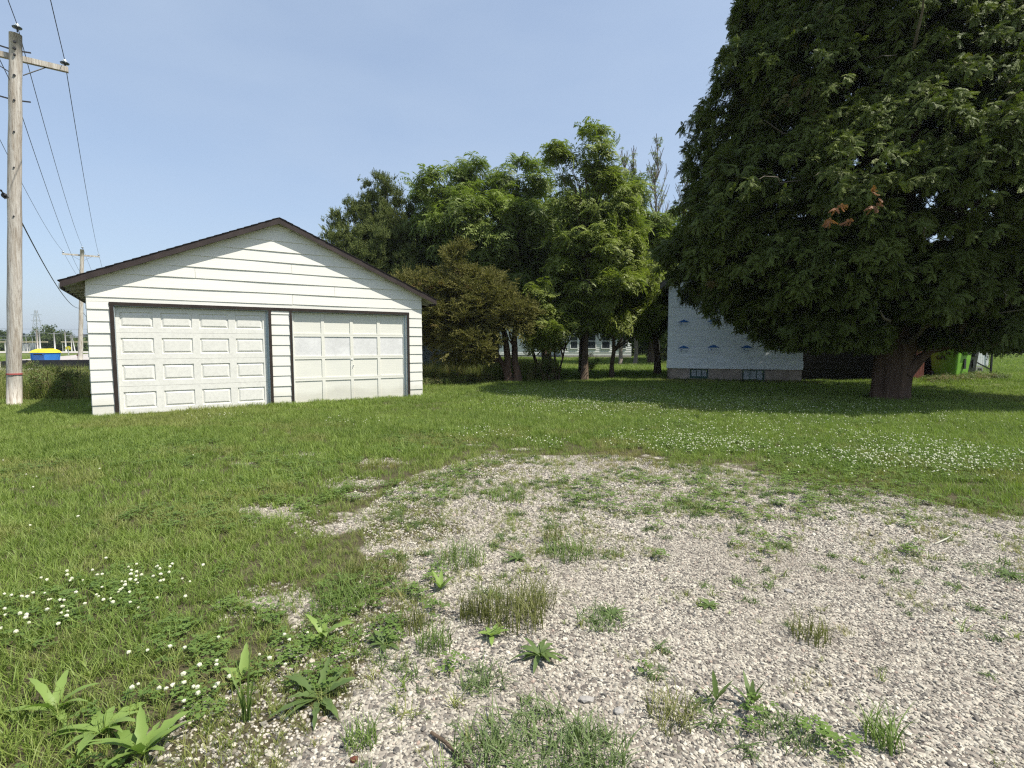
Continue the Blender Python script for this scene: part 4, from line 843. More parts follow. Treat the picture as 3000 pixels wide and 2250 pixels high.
# ================================================================== RIGHT SIDE: fence, bins, gate
def Z_(x, y): return gz(x, y)
bx, by = 15.732, 19.0; bz = Z_(bx, by)
def make_bin(name, x, y, rz, mat, lidmat, label, sc=1.0, logo=False):
    t = empty(name, (x, y, Z_(x, y)-.02), label, 'bin', rz, 'wheeled waste bins'); t.scale = (sc, sc, sc)
    m = MB(); nseg = 7; L = [(0.0, .30, .30, .04), (.10, .325, .33, .05), (.55, .37, .37, .06), (.86, .395, .39, .06), (.99, .41, .405, .06)]
    V = []; F_ = []; N_ = 0
    def ring(z, a, b, r):
        o = []
        for (cx, cy, a0) in ((a-r, b-r, 0), (-a+r, b-r, PI/2), (-a+r, -b+r, PI), (a-r, -b+r, 1.5*PI)):
            for k in range(4): th = a0+PI/2*k/3; o.append((cx+r*math.cos(th), cy+r*math.sin(th), z))
        return o
    for l in L: V += ring(*l)
    for i in range(len(L)-1):
        for k in range(16): q = (k+1) % 16; F_.append((i*16+k, i*16+q, i*16+16+q, i*16+16+k))
    F_ += [tuple(reversed(range(16)))]; m.add(V, F_); m.build('body', mat, t)
    m = MB(); V = ring(.985, .43, .425, .07)+ring(1.03, .43, .425, .07)+ring(1.031, .40, .395, .07); F_ = []
    for i in range(2):
        for k in range(16): q = (k+1) % 16; F_.append((i*16+k, i*16+q, i*16+16+q, i*16+16+k))
    m.add(V, F_); m.build('rim', mat, t)
    m = MB(); V = ring(1.033, .425, .42, .07)+ring(1.07, .40, .40, .07)+ring(1.11, .30, .29, .07); F_ = [tuple(range(32, 48))]
    for i in range(2):
        for k in range(16): q = (k+1) % 16; F_.append((i*16+k, i*16+q, i*16+16+q, i*16+16+k))
    m.add(V, F_); m.build('lid', lidmat, t)
    for s_ in (-1, 1): m = MB(); m.lathe([(.10, -.03), (.125, -.02), (.125, .02), (.10, .03)], (-.36, s_*.34, .12), 16, (0, 1, 0)); m.build('wheel', 'bin_black', t, True)
    m = MB(); m.tube([(-.42, -.28, 1.0), (-.53, -.26, 1.04), (-.53, .26, 1.04), (-.42, .28, 1.0)], .016, 8); m.build('handle', 'bin_black', t)
    m = MB(); m.add([(.36, -.14, .70), (.36, .14, .70), (.36, .14, .95), (.36, -.14, .95), (.47, -.12, .74), (.47, .12, .74), (.47, .12, .95), (.47, -.12, .95)], [(4, 5, 6, 7), (0, 4, 7, 3), (5, 1, 2, 6), (0, 1, 5, 4), (3, 7, 6, 2)]); m.build('lift_pocket', mat, t)
    m = MB(); m.box(.375, .40, -.05, .05, .30, .60); m.box(.465, .478, -.06, .06, .76, .88); m.build('front_slot', 'bin_black', t)
    if logo:
        cu = bpy.data.curves.new('logo', 'FONT'); cu.body = 'GFL'; cu.size = .17; cu.extrude = .002; cu.offset = .004
        to = bpy.data.objects.new('tmp', cu); COL.objects.link(to); bpy.context.view_layer.update(); me = bpy.data.meshes.new_from_object(to.evaluated_get(bpy.context.evaluated_depsgraph_get())); bpy.data.objects.remove(to)
        me.materials.clear(); me.materials.append(M['bin_black']); lo = link('lettering', me, None, t); lo.location = (-.19, -.396, .58); lo.rotation_euler = (PI/2-.03, 0, 0)
        m = MB(); 
        for a in (.5, 1.57, 2.64, -.4, 3.5): d = Vector((math.cos(a), 0, math.sin(a))); c = Vector((.13, -.405, .76)); q = Vector((-d.z, 0, d.x)); m.add([c, c+d*.05+q*.016, c+d*.085, c+d*.05-q*.016], [(0, 1, 2, 3)])
        m.build('star_emblem', 'bin_black', t)
    return t
make_bin('waste_bin', bx, by, -1.15, 'bin_green', 'bin_black', 'lime green wheeled bin with small dark lettering right of the cedar trunk', 1.15, True)
make_bin('waste_bin', 17.468, 20.6, -1.1, 'bin_black', 'bin_grey', 'black wheeled bin half hidden on the right of the green bin', 1.05)
fb = empty('board_fence', (13.283, 18.9, 0), 'reddish-brown vertical board fence between the cedar trunk and the green bin', 'fence', -.02); zf = Z_(14.5, 18.7)
fL = 14.647-13.283; k = 0; x = 0
while x < fL-.02:
    r = random.Random(k); w = .092; m = MB(); m.box(x, min(x+w, fL), r.uniform(0, .008), .03, zf-.05, zf+1.15+r.uniform(-.01, .01)+.0*x); m.build('fence_board', 'red_board', fb); x += w+.006; k += 1
m = MB(); m.box(-.05, fL+.02, -.06, .12, zf+1.175, zf+1.215); m.build('cap_rail', 'red_board', fb); m = MB(); m.box(-.05, fL-.3, -.02, .3, zf+1.22, zf+1.30); m.build('white_cap', 'white_flat', fb)
m = MB(); m.box(fL+.001, fL+.06, .0, 1.2, zf-.05, zf+1.15); m.build('end_post', 'red_board', fb)
m = MB(); m.box(0, fL, -.03, .06, zf-.1, zf-.02); m.build('footing', 'concrete', fb)
gt = empty('wire_gate', (18.131, 21, 0), 'open metal frame gate with a diagonal brace right of the bins', 'gate'); zg = Z_(18.5, 21); gl = 19.023-18.131
m = MB(); m.bar((0, 0, zg-.1), (0, 0, zg+1.32), .12); m.build('gate_post', 'black_metal', gt); m = MB(); m.bar((gl, 0, zg-.05), (gl, 0, zg+1.25), .055); m.build('gate_post', 'black_metal', gt)
m = MB(); m.bar((.03, 0, zg+1.14), (gl, 0, zg+1.10), .04); m.build('top_rail', 'black_metal', gt); m = MB(); m.bar((.03, 0, zg+.62), (gl, 0, zg+.20), .04); m.build('diagonal_brace', 'black_metal', gt)
m = MB()
for k in range(9): m.bar((gl*(.1+.1*k), 0, zg+.1), (gl*(.1+.1*k), 0, zg+1.1), .004)
for k in range(8): m.bar((.05, 0, zg+.15+.13*k), (gl, 0, zg+.15+.13*k), .004)
m.build('wire_mesh', 'steel', gt)
wf = empty('board_fence', (23.000, 27.5, 0), 'white board fence panel standing on the sunny lawn behind the gate', 'fence'); zw = Z_(24, 27.5); wl = 24.752-23.000
for k in range(int(wl/.21)+1): a = k*.21; m = MB(); m.box(a, min(a+.203, wl), 0, .025, zw+.05, zw+1.32+.02*(k % 2)); m.build('fence_board', 'white_flat', wf)
for z in (.3, .95): m = MB(); m.box(.0, wl, .026, .07, zw+z, zw+z+.09); m.build('rail', 'white_flat', wf)
m = MB(); m.box(wl-.14, wl-.02, -.03, .0, zw+.0, zw+1.36); m.build('fence_post', 'white_flat', wf)
cb = MB(); zc = Z_(19.5, 22.5)
for (a, b, c, d) in ((0, .5, 0, .06), (0, .5, .18, .24), (0, .05, .06, .18), (.2, .25, .06, .18), (.45, .5, .06, .18)): cb.box(a, b, 0, .2, c, d)
o = cb.build('concrete_block', 'concrete'); o.location = (19.542, 22.5, zc); tag(o, 'grey concrete block lying in the grass behind the gate', 'block')

# ================================================================== TREES
def crown_points(blobs, per_m3, sub, rs, shell=.55, seed=0, flat=1.0):
    """leaf-cluster positions grouped in sub-clumps spread through ellipsoids; returns points and outward directions"""
    g = np.random.default_rng(seed); P = []; D = []
    for (cx, cy, cz, rx, rz) in blobs:
        vol = 4.2*rx*rx*rz; n = max(4, int(vol*per_m3/sub)); u = g.normal(size=(n, 3)); u /= np.linalg.norm(u, axis=1, keepdims=True)
        rad = (shell+(1.04-shell)*g.random(n)**.6)*(1+.16*g.normal(size=n)*.6); c = u*rad[:, None]*[rx, rx, rz]+[cx, cy, cz]
        for k in range(n):
            m = g.integers(int(sub*.6), int(sub*1.4)+1); o = g.normal(size=(m, 3))*rs*[1, 1, .62*flat]; P.append(c[k]+o); dd = u[k]*1.0+o/rs*.35; D.append(dd)
    P = np.concatenate(P); D = np.concatenate(D); k = P[:, 2] > .25; return P[k], D[k]
def crown(tree, coll, npk, P, D, s0, s1, droop, seed, name='crown', up=0.0):
    g = np.random.default_rng(seed); n = len(P); tip = D/np.linalg.norm(D, axis=1, keepdims=True)+g.normal(size=(n, 3))*.35; tip[:, 2] += -droop+up; nr = np.tile([0, 0, 1.], (n, 1))+g.normal(size=(n, 3))*.35
    R = eul(tip, nr); o = scatter(name, coll, P-np.array(tree.location), R, g.uniform(s0, s1, n), g.integers(0, npk, n), tree); o['kind'] = 'stuff'; return o
def limb(m, a, b, r0, r1, sag=.0, wob=.12, seed=0, n=7):
    r = random.Random(seed); a = Vector(a); b = Vector(b); L = (b-a).length; pts = []; 
    for i in range(n+1):
        f = i/n; p = a.lerp(b, f)+Vector((r.gauss(0, wob*.25), r.gauss(0, wob*.25), r.gauss(0, wob*.2)))*L*.12*(0 < i < n)*2; p.z += sag*L*4*f*(1-f); pts.append(p)
    m.tube(pts, [r0+(r1-r0)*(i/n)**.7 for i in range(n+1)], 7 if r0 < .12 else 12); return pts
def tree(name, base, label, cat, trunks, blobs, coll, npk, per, sub, rs, s0, s1, droop, seed, bark='bark', group=None, shell=.55, up=0., limbs=True):
    t = empty(name, (base[0], base[1], gz(*base)-.05), label, cat, 0, group); bz_ = t.location.z; r = random.Random(seed)
    m = MB(); tops = []
    for (dx, dy, tx, ty, tz, r0) in trunks:
        pts = [Vector((dx, dy, 0))]; n = 8
        for i in range(1, n+1): f = i/n; pts.append(Vector((dx+(tx-dx)*f+r.gauss(0, .025)*(1+tz*.08), dy+(ty-dy)*f+r.gauss(0, .025), tz*f)))
        m.tube(pts, [r0*(1.35 if i == 0 else 1.05-.75*(i/n)) for i in range(n+1)], 12, True, lambda i, a: 1+.06*math.sin(a*3+i*.7)+.03*math.sin(a*7)); tops.append(pts)
    m.build('trunk', bark, t, True)
    if limbs:
        m = MB()
        for k, (cx, cy, cz, rx, rz) in enumerate(blobs):
            for q in range(5):
                pts = min(tops, key=lambda p: (p[-1]+t.location-Vector((cx, cy, cz))).length); tz_ = pts[-1].z; zz = max(.28*tz_, min(tz_*.95, (cz-bz_)*r.uniform(.55, .85))); i = min(7, int(zz/tz_*8)); a = pts[i]
                b = Vector((cx+r.uniform(-.7, .7)*rx, cy+r.uniform(-.7, .7)*rx, cz+r.uniform(-.6, .7)*rz))-t.location; limb(m, a, b, .028+.014*rx, .008, .02, .2, seed*99+k*7+q, 6)
        m.build('branches', bark, t, True)
    P, D = crown_points(blobs, per, sub, rs, shell, seed); crown(t, coll, npk, P, D, s0, s1, droop, seed+1, 'crown', up); return t
WG = 'walnut trees behind the lawn'
tree('walnut_tree', (1.6, 25.0), 'large walnut tree with the broad round crown right of the brown juniper', 'tree', [(0, 0, -.3, -.6, 6.6, .11), (.22, .1, .3, .1, 6.0, .09), (-.25, 0, -1.6, -1, 5.2, .08), (.05, -.25, -.9, -1.3, 6.4, .08)],
     [(-1.5,23.6,6.4,2.5,1.8),(-3.6,23.2,7.9,0.95,0.65),(-2.6,23.4,7.3,1.1,.8),(-1.9,23.4,8.9,0.8,0.75),(-0.4,23.6,8.7,0.55,0.6),(0.8,23.6,8.5,.9,0.95),(0.9,23.8,6.9,1.3,1.5),(-0.9,24.0,4.5,2.1,1.2),(1.2,24.2,4.6,1.6,1.5),(-2.8,23.8,5.6,1.1,.9)], C_WA, 4, 30, 13, .24, .7, 1.1, .5, 3, 'bark', WG)
tree('walnut_tree', (2.9, 21.24), 'tallest walnut tree with a single straight trunk left of the white house\'s right end', 'tree', [(0, 0, .25, .1, 7.4, .135)],
     [(3.25,21.3,8.9,.75,1.0),(2.75,21.2,8.3,.55,.8),(3.95,21.4,8.3,.5,.8),(1.8,21.2,8.8,0.36,0.32),(3.3,21.4,7.2,1.5,1.1),(2.5,21.3,6.9,.6,.6),(4.1,21.3,6.8,.7,.6),(2.3,21.3,5.7,0.8,1.0),(3.7,21.5,5.4,1.6,1.3),(3.3,21.5,3.9,1.9,1.2),(2.6,21.3,2.75,1.2,.6)], C_WP, 4, 34, 13, .22, .65, 1.0, .5, 4, 'bark', WG)
tree('walnut_tree', (4.24, 22.4), 'slender walnut tree with a thin trunk in front of the white clapboard house', 'tree', [(0, 0, .2, .3, 4.8, .095)],
     [(5.0,22.8,5.6,1.0,1.1),(5.2,22.8,3.9,1.3,1.2),(4.5,22.4,2.7,1.3,.75),(5.6,22.9,2.4,.8,.7)], C_WP, 4, 34, 13, .22, .65, 1.0, .5, 5, 'bark', WG)
tree('walnut_tree', (6.91, 25.13), 'dark-trunked walnut tree close to the left corner of the wrapped house', 'tree', [(0, 0, -.3, 0, 6.6, .15)],
     [(5.7,25.0,7.9,1.0,1.2),(6.9,25.2,7.2,.9,1.2),(6.3,25.0,5.9,1.3,1.2),(7.3,25.2,5.3,1.0,1.6),(6.1,25.0,4.0,1.4,1.1),(7.2,25.3,3.2,1.0,1.2),(6.4,25.2,2.3,.9,.6)], C_WA, 4, 30, 13, .24, .7, 1.05, .5, 6, 'bark', WG)
tree('walnut_tree', (1.75, 20.9), 'low young walnut with hanging leaves just right of the brown juniper', 'tree', [(0, 0, -.1, .1, 2.9, .05), (.1, 0, .5, 0, 2.6, .04)],
     [(1.5,20.6,1.95,1.1,0.6),(2.3,20.7,2.3,.8,0.5),(1.0,20.6,2.7,0.9,0.6),(1.7,20.8,3.3,1.0,.7)], C_WP, 4, 30, 10, .2, .6, .95, .55, 7, 'bark', WG)
tree('juniper_tree', (-5.4, 24.2), 'tall dark green juniper with several spiky tops behind the garage roof', 'tree', [(0, 0, -.1, 0, 7.2, .16), (-.2, 0, -1.4, 0, 6.2, .1), (.2, 0, 1.4, 0, 5.6, .09)],
     [(-6.35,24,7.0,0.42,1.4),(-6.7,24,6.5,.3,1.1),(-5.65,24,7.2,0.35,1.6),(-5.1,24,6.8,0.35,1.3),(-4.7,24,6.5,.3,1.1),(-4.2,24,6.3,.3,1.1),(-3.7,24,5.9,.3,.8),(-7.7,24,6.2,0.33,0.9),(-8.3,24,5.7,.3,.8),(-5.65,24,8.2,.16,.7),(-6.4,24,8.0,.16,.6),(-5.1,24,7.7,.15,.6),(-4.55,24,7.2,.15,.5),(-7.1,24,7.2,.16,.6),(-7.9,24,6.9,.14,.4),(-3.9,24,6.9,.14,.5),(-6.0,24,7.0,.6,.9),(-5.3,24,6.2,1.2,1.0),(-7.2,24,5.5,1.2,1.1),(-5.7,24.1,5.2,1.9,1.5),(-5.4,24.1,3.6,2.6,1.5),(-4.0,24,4.6,1.3,1.3),(-5.6,24.1,2.9,2.1,.9)], C_JU, 4, 150, 16, .17, .7, 1.1, -.9, 8, 'bark_red', None, .25, .4)
tree('juniper_tree', (0.03, 20.2), 'brownish spreading juniper on a pair of leaning trunks right of the garage', 'tree', [(-.12, 0, -.55, -.1, 3.9, .15), (.2, 0, .0, .1, 3.6, .15), (-.05, .1, -1.6, -.2, 3.3, .09)],
     [(-1.9,19.8,4.1,0.8,0.9),(-2.6,19.8,3.0,1.2,1.1),(-1.2,19.7,3.4,1.0,.8),(-2.4,19.6,2.3,1.3,.8),(-0.9,19.6,2.7,1.2,.9),(0.0,19.6,2.6,0.8,.7),(-3.3,19.6,2.4,0.8,0.6),(-1.6,19.4,1.5,1.2,0.6),(-1.9,19.4,1.25,.7,.32),(-3.9,20.5,3.1,.9,1.0)], C_JB, 4, 150, 16, .17, .7, 1.1, .05, 9, 'bark_red', None, .45)
tree('walnut_tree', (3.6, 27.5), 'tall walnut crown filling the gap behind the single straight trunk', 'tree', [(0, 0, .1, 0, 6.5, .12)],
     [(2.0,27,7.4,1.3,1.5),(3.6,27.4,7.6,1.3,1.6),(5.2,27.4,7.2,1.3,1.5),(4.4,27.4,5.2,2.2,1.6),(1.8,27.2,5.2,1.6,1.5),(3.0,27.4,3.6,2.2,1.2),(5.4,27.4,3.4,1.6,1.3)], C_WA, 4, 22, 13, .26, .8, 1.2, .5, 10, 'bark', WG)
tree('walnut_tree', (-1.2, 28.5), 'dark walnut behind the brownish juniper filling the gap to the garage', 'tree', [(0, 0, .1, 0, 6.0, .12)],
     [(-1.8,28.3,6.2,1.6,1.5),(-3.4,28.3,5.2,1.6,1.6),(-.2,28.3,5.6,1.6,1.6),(-2.0,28.3,3.8,2.4,1.4),(.4,28.3,3.8,1.4,1.2)], C_WA, 4, 20, 13, .26, .8, 1.2, .5, 11, 'bark', WG)
# bare-topped trees behind
def bare_tree(base, h, label, seed, spread):
    t = empty('bare_tree', (base[0], base[1], gz(*base)), label, 'tree', 0, 'bare-topped trees behind the walnuts'); r = random.Random(seed); m = MB(); tw = MB(); P = []; D = []
    top = Vector((r.uniform(-.4, .4), 0, h)); pts = limb(m, (0, 0, 0), top, .15, .02, 0, .05, seed, 14); m.build('trunk', 'twig', t, True)
    for k in range(52):
        f = r.uniform(.40, .97); p = pts[int(f*14)]; az = r.uniform(0, 6.28); L = (h*(1-f)*.36+.9)*spread; q = p+Vector((math.cos(az)*L*.40, math.sin(az)*L*.40, L*1.0)); bp_ = limb(tw, p, q, .036, .012, -.02, .15, seed*50+k, 6)
        for j in range(5):
            b0 = bp_[r.randint(1, 5)]; a2 = r.uniform(0, 6.28); l2 = L*.4; e = b0+Vector((math.cos(a2)*l2*.38, math.sin(a2)*l2*.38, l2*.85)); tw.tube([b0, b0.lerp(e, .5)+Vector((.03, .02, .03)), e], [.016, .012, .007], 4, False)
            if r.random() < .5: P.append(tuple(b0.lerp(e, r.random()))); D.append((math.cos(a2), math.sin(a2), .3))
    tw.build('branches', 'twig', t, True); P = np.array(P)+np.array(t.location); crown(t, C_WP, 4, P, np.array(D), .3, .55, .3, seed, 'sparse_leaves')
for (b, h_, lb, sd_, s_) in (((9.9, 36), 15.3, 'tallest thin bare-topped tree between the walnuts and the big cedar', 31, .8), ((8.6, 37), 14.9, 'narrow bare-topped tree left of the tallest bare one', 32, .7), ((7.5, 36.5), 14.2, 'leftmost and lowest bare-topped tree beside the walnut crown', 33, .9), ((11.9, 37), 14.6, 'bare twiggy tree showing at the left edge of the big cedar', 34, .8)):
    bare_tree(b, h_, lb, sd_, s_)
# trees further back
FG = 'trees far behind the lawn'
def fartree(name, x, y, h_, r_, label, seed, trunk_h=1.8, s0=.7, s1=1.2, per=2.0, group=FG):
    r = random.Random(seed); bl = [(x+r.uniform(-.5, .5)*r_, y+r.uniform(-.4, .4)*r_, trunk_h+(h_-trunk_h)*f, r_*q, (h_-trunk_h)*.28) for f, q in ((.25, .8), (.5, .95), (.72, .7), (.9, .4))]
    for k in range(5): a = r.uniform(0, 6.28); bl.append((x+math.cos(a)*r_*.6, y+math.sin(a)*r_*.6, trunk_h+(h_-trunk_h)*r.uniform(.1, .8), r_*.5, (h_-trunk_h)*.16))
    return tree(name, (x, y), label, 'tree', [(0, 0, 0, 0, h_*.7, .10+.015*h_)], bl, C_FA, 3, per, 6, .5, s0, s1, .2, seed, 'bark', group, .5)
for a in ((10.5, 40, 9, 3.6, 'shady round tree with a stout trunk just left of the wrapped house', 41), (15.0, 48, 9, 4.2, 'dark leafy tree behind the wrapped house\'s left corner', 42), (18.5, 62, 10, 5, 'large dark tree behind the bare-topped trees', 43),
          (3.5, 68, 7.2, 4.6, 'leafy tree above the middle of the white clapboard house', 44), (-2.0, 64, 7, 4.5, 'leafy tree at the left end of the white clapboard house', 45), (9.5, 67, 7, 4.4, 'leafy tree behind the right end of the white clapboard house', 46),
          (-6, 48, 5.5, 3.2, 'rounded tree beyond the small grey shed', 47), (24, 95, 9, 5, 'distant tree behind the tiny white garage', 48), (31, 80, 10, 6, 'distant tree hidden mostly by the wrapped house', 49), (55, 75, 8.5, 6, 'dark tree at the right edge beyond the lawn', 50), (66, 88, 9.5, 7, 'broad dark tree farthest right beyond the lawn', 51), (44, 82, 8.5, 6, 'dark tree behind the white board fence', 52)):
    fartree('leafy_tree', *a)
fartree('small_tree', 2.9, 45, 4.6, 1.9, 'small two-stemmed tree in front of the clapboard house\'s left half', 54, .9, .5, .8, 4)
for (px, Z, h_, r_, lb, sd_) in ((21, 130, 3.6, 4, 'small tree on the horizon left of the near pole', 61), (64, 140, 3.6, 4, 'low dark tree on the horizon right of the near pole', 62), (157, 118, 4.4, 2.6, 'dark tree at the break in the substation beam', 63), (176, 122, 3.4, 2.2, 'small conifer left of the yellow sign', 64), (137, 160, 3.6, 1.8, 'tiny conifer above the yellow lid', 65), (198, 170, 4, 2.6, 'tiny dark conifer behind the yellow sign', 66), (255, 200, 4, 5, 'tiny tree next to the garage\'s left wall on the horizon', 67)):
    fartree('horizon_tree', (px-1500)/1550*Z, Z, h_, r_, lb, sd_, .6, .8, 1.4, 1.2, 'small trees along the left horizon')
# hedges and undergrowth as stuff
def mass(name, x0, x1, y0, y1, h0, n, coll, npk, s0, s1, label, cat, seed, path=None):
    g = np.random.default_rng(seed); x = g.uniform(x0, x1, n); y = g.uniform(y0, y1, n)
    if path is not None: x, y = path(x, y)
    hh = h0*(.45+.9*fbm(x*.6+seed, y*.6, 3)); z = ground_h(x, y)+hh*g.random(n)**.8
    D = g.normal(size=(n, 3)); D[:, 2] = np.abs(D[:, 2])+.3
    o = scatter(name, coll, np.stack([x, y, z], 1), eul(D, np.tile([0, 0, 1.], (n, 1))+g.normal(size=(n, 3))*.3), g.uniform(s0, s1, n), g.integers(0, npk, n)); return tag(o, label, cat, kind='stuff')
mass('far_hedge', -170, -82, 122, 130, 1.7, 1300, C_FA, 3, 1.3, 2.4, 'dark green hedge and scrub behind the substation', 'hedge', 71)
mass('back_hedge', -14, 34, 71, 77, 5.0, 1500, C_FA, 3, 1.1, 1.9, 'dark leafy hedge behind the white clapboard house', 'hedge', 72)
mass('back_hedge', 36, 110, 84, 92, 4.5, 1500, C_FA, 3, 1.3, 2.2, 'dark tree belt across the lawn on the far right', 'hedge', 73)
C_TG = protos('tall_grass', [tuft(120+i, 30, .12, .62, .010, .45, hv=.45) for i in range(4)])
C_TW = protos('tall_weeds', [bush_cluster(130+i, 'weed', 46, .10, .030, .20) for i in range(4)])
def weeds(name, coll, npk, poly, n, s0, s1, hmax, label, seed, cut=None):
    g = np.random.default_rng(seed); A = np.array(poly); x = g.uniform(A[:, 0].min(), A[:, 0].max(), n*3); y = g.uniform(A[:, 1].min(), A[:, 1].max(), n*3); ins = np.zeros(len(x), bool)
    for (ax, ay), (bx_, by_) in zip(A, np.roll(A, -1, 0)): ins ^= ((ay > y) != (by_ > y)) & (x < (bx_-ax)*(y-ay)/((by_-ay) or 1e-9)+ax)
    ins &= ~in_garage(x, y)
    x, y = x[ins][:n], y[ins][:n]; m = len(x); z = ground_h(x, y)+(hmax*g.random(m)*(.5+fbm(x*.8, y*.8, 2)) if hmax else 0)
    o = scatter(name, coll, np.stack([x, y, z], 1), np.stack([g.normal(0, .15, m), g.normal(0, .15, m), g.uniform(0, 6.3, m)], 1), g.uniform(s0, s1, m), g.integers(0, npk, m), tone=np.clip(g.normal(.42, .3, m), 0, 1)); return tag(o, label, 'weeds', kind='stuff')
WP = [(-13.4, 13.6), (-11.4, 13.9), (-10.2, 13.4), (-9.1, 12.0), (-11.5, 16), (-13.5, 18.8), (-20, 20), (-24, 18), (-19, 12.0), (-15.0, 12.3)]
weeds('tall_grass', C_TG, 4, WP, 1900, .65, 1.2, 0, 'tall dry-tipped grass between the near pole and the garage', 81)
weeds('tall_weeds', C_TW, 4, [(-13.0, 15.2), (-10.6, 14.6), (-13.5, 18.8), (-20, 20), (-24, 18), (-17, 14.2)], 2300, .7, 1.2, .45, 'dense leafy weeds in front of the black trailer', 82)
weeds('tall_weeds', C_TW, 4, [(-4.6, 16.5), (-.9, 19.2), (-.2, 20.6), (-3.5, 23.5), (-6, 22)], 700, .45, .85, .25, 'shady weeds and saplings along the back of the garage', 83)
weeds('tall_grass', C_TG, 4, [(-5, 20), (1.2, 20.5), (2.1, 22.5), (.8, 31), (-5, 32)], 1900, .6, 1.2, 0, 'unmown tall grass under and behind the juniper', 84)
weeds('ivy_bed', C_TW, 4, [(6.3, 20.6), (11, 18.9), (11.4, 19.3), (6.4, 21.1)], 420, .3, .55, .08, 'low dark leafy plants along the house foundation', 85)
weeds('tall_weeds', C_TW, 4, [(14.2, 17.6), (17.0, 18.0), (17.2, 18.9), (14.4, 18.6)], 260, .35, .7, .14, 'low sunlit weeds at the foot of the red fence and green bin', 86)
# shrubs
def shrub(x, y, h_, r_, label, seed, coll=None, npk=4, pale=False):
    return tree('shrub', (x, y), label, 'shrub', [(r_*.2*math.cos(k*1.3), r_*.2*math.sin(k*1.3), r_*.6*math.cos(k*1.3), r_*.6*math.sin(k*1.3), h_*.8, .02) for k in range(5)], [(x, y, h_*.5, r_, h_*.48)], coll or C_TW, npk, 150/(r_+.2), 7, .09, .45, .8, .1, seed, 'bark', None, .4, 0, False)
shrub(1.35, 20.3, .95, .62, 'dark rounded shrub between the juniper trunks and the single straight walnut', 91)
shrub(3.9, 27, .95, .5, 'tall thin weed sapling between the two slender walnut trunks', 92)
shrub(-14.2, 18.4, 1.15, .6, 'dark bushy weed standing in front of the black trailer', 95)
shrub(-12.4, 14.2, 1.0, .6, 'pale-flowered leafy shrub just right of the near pole', 93)
shrub(13.2, 46.0, 1.0, 1.6, 'low sunlit bush at the right end of the white clapboard house', 94)
# ------------------------------------------------------------------ the big cedar
cx, cy = 10.08, 14.0
cd = empty('cedar_tree', (cx, cy, gz(cx, cy)-.08), 'huge dark green cedar with drooping skirt and massive flared trunk at the right', 'tree')
m = MB(); r = random.Random(5)
tz = [-.1, .12, .35, .7, 1.1, 1.5, 2.2, 3.2, 5, 7.5, 10, 13, 16.2]; tr_ = [.56, .47, .43, .44, .44, .46, .42, .42, .34, .27, .2, .12, .04]
m.tube([(.03*math.sin(z), .05*math.cos(z*1.3), z) for z in tz], tr_, 40, True, lambda i, a: 1+.055*math.sin(a*9+.3*i)+.04*math.sin(a*17+i*.2)+.05*math.sin(a*4+.8)*(1.6 if i < 2 else 1)); m.build('trunk', 'bark_red', cd, True)
m = MB(); m.tube([(.15, -.25, .80), (.40, -.40, 1.16), (.60, -.48, 1.38), (.95, -.58, 1.48), (1.3, -.68, 1.6), (1.7, -.8, 1.85), (2.4, -1, 2.4), (3.0, -1.1, 2.9)], [.20, .12, .09, .08, .075, .07, .05, .03], 12); m.tube([(1.2, -.64, 1.53), (1.4, -.7, 1.9), (1.7, -.75, 2.4), (2.1, -.8, 3.2)], [.09, .08, .06, .03], 10); m.build('bent_limb', 'bark_red', cd, True)
m = MB()
for k in range(90):
    z = 1.4+13*(k/90)**1.1; az = k*2.4+r.uniform(-.3, .3); Rz = np.interp(z, [1.4, 3, 5, 8, 12, 16], [4.4, 5.2, 5.4, 4.2, 3.2, 1.2]); L = Rz*r.uniform(.6, .95)
    limb(m, (.3*math.cos(az), .3*math.sin(az), z), (L*math.cos(az), L*math.sin(az), z+L*r.uniform(-.05, .35)), .05+.006*Rz*2, .010, -.03, .25, 700+k, 8)
for k in range(170):
    z = r.uniform(1.6, 9); az = r.uniform(0, 6.28); a0 = r.uniform(.3, .82)*float(np.interp(z, [1.6, 4.8, 9], [3.4, 5.4, 4.0])); p = Vector((a0*math.cos(az), a0*math.sin(az), z)); d = Vector((math.cos(az+r.uniform(-.9, .9)), math.sin(az+r.uniform(-.9, .9)), r.uniform(-.4, .5)))*r.uniform(.7, 1.8); limb(m, p, p+d, .016, .004, 0, .5, 1400+k, 5)
m.build('branches', 'twig', cd, True)
def cedR(z): return np.interp(z, [1.3, 2.0, 2.5, 3.6, 4.8, 6, 7, 8.4, 10, 12, 14, 15.5, 17.2], [2.2, 3.4, 4.3, 5.25, 6.05, 5.5, 4.95, 4.4, 4.05, 3.85, 3.0, 2.0, .5])
g = np.random.default_rng(77); n = 4300; P = []; D = []; 
z = 1.45+15.6*g.random(n)**1.15; th = g.uniform(0, 2*PI, n); bulge = fbm(th*3.6+20, z*.95, 2)
R_ = cedR(z)*(.69+.53*bulge)*(1-.02)*np.where(g.random(n) < .30, g.uniform(.45, .95, n), 1)
zl = 1.42+.55*fbm(th*3.0, np.zeros(n)+3, 2)-.2*(1-R_/6); z = np.maximum(z, zl+.05)
c = np.stack([R_*np.cos(th), R_*np.sin(th)*np.where(np.sin(th) < 0, .70, 1), z], 1); out = np.stack([np.cos(th), np.sin(th), np.full(n, -.05)], 1)
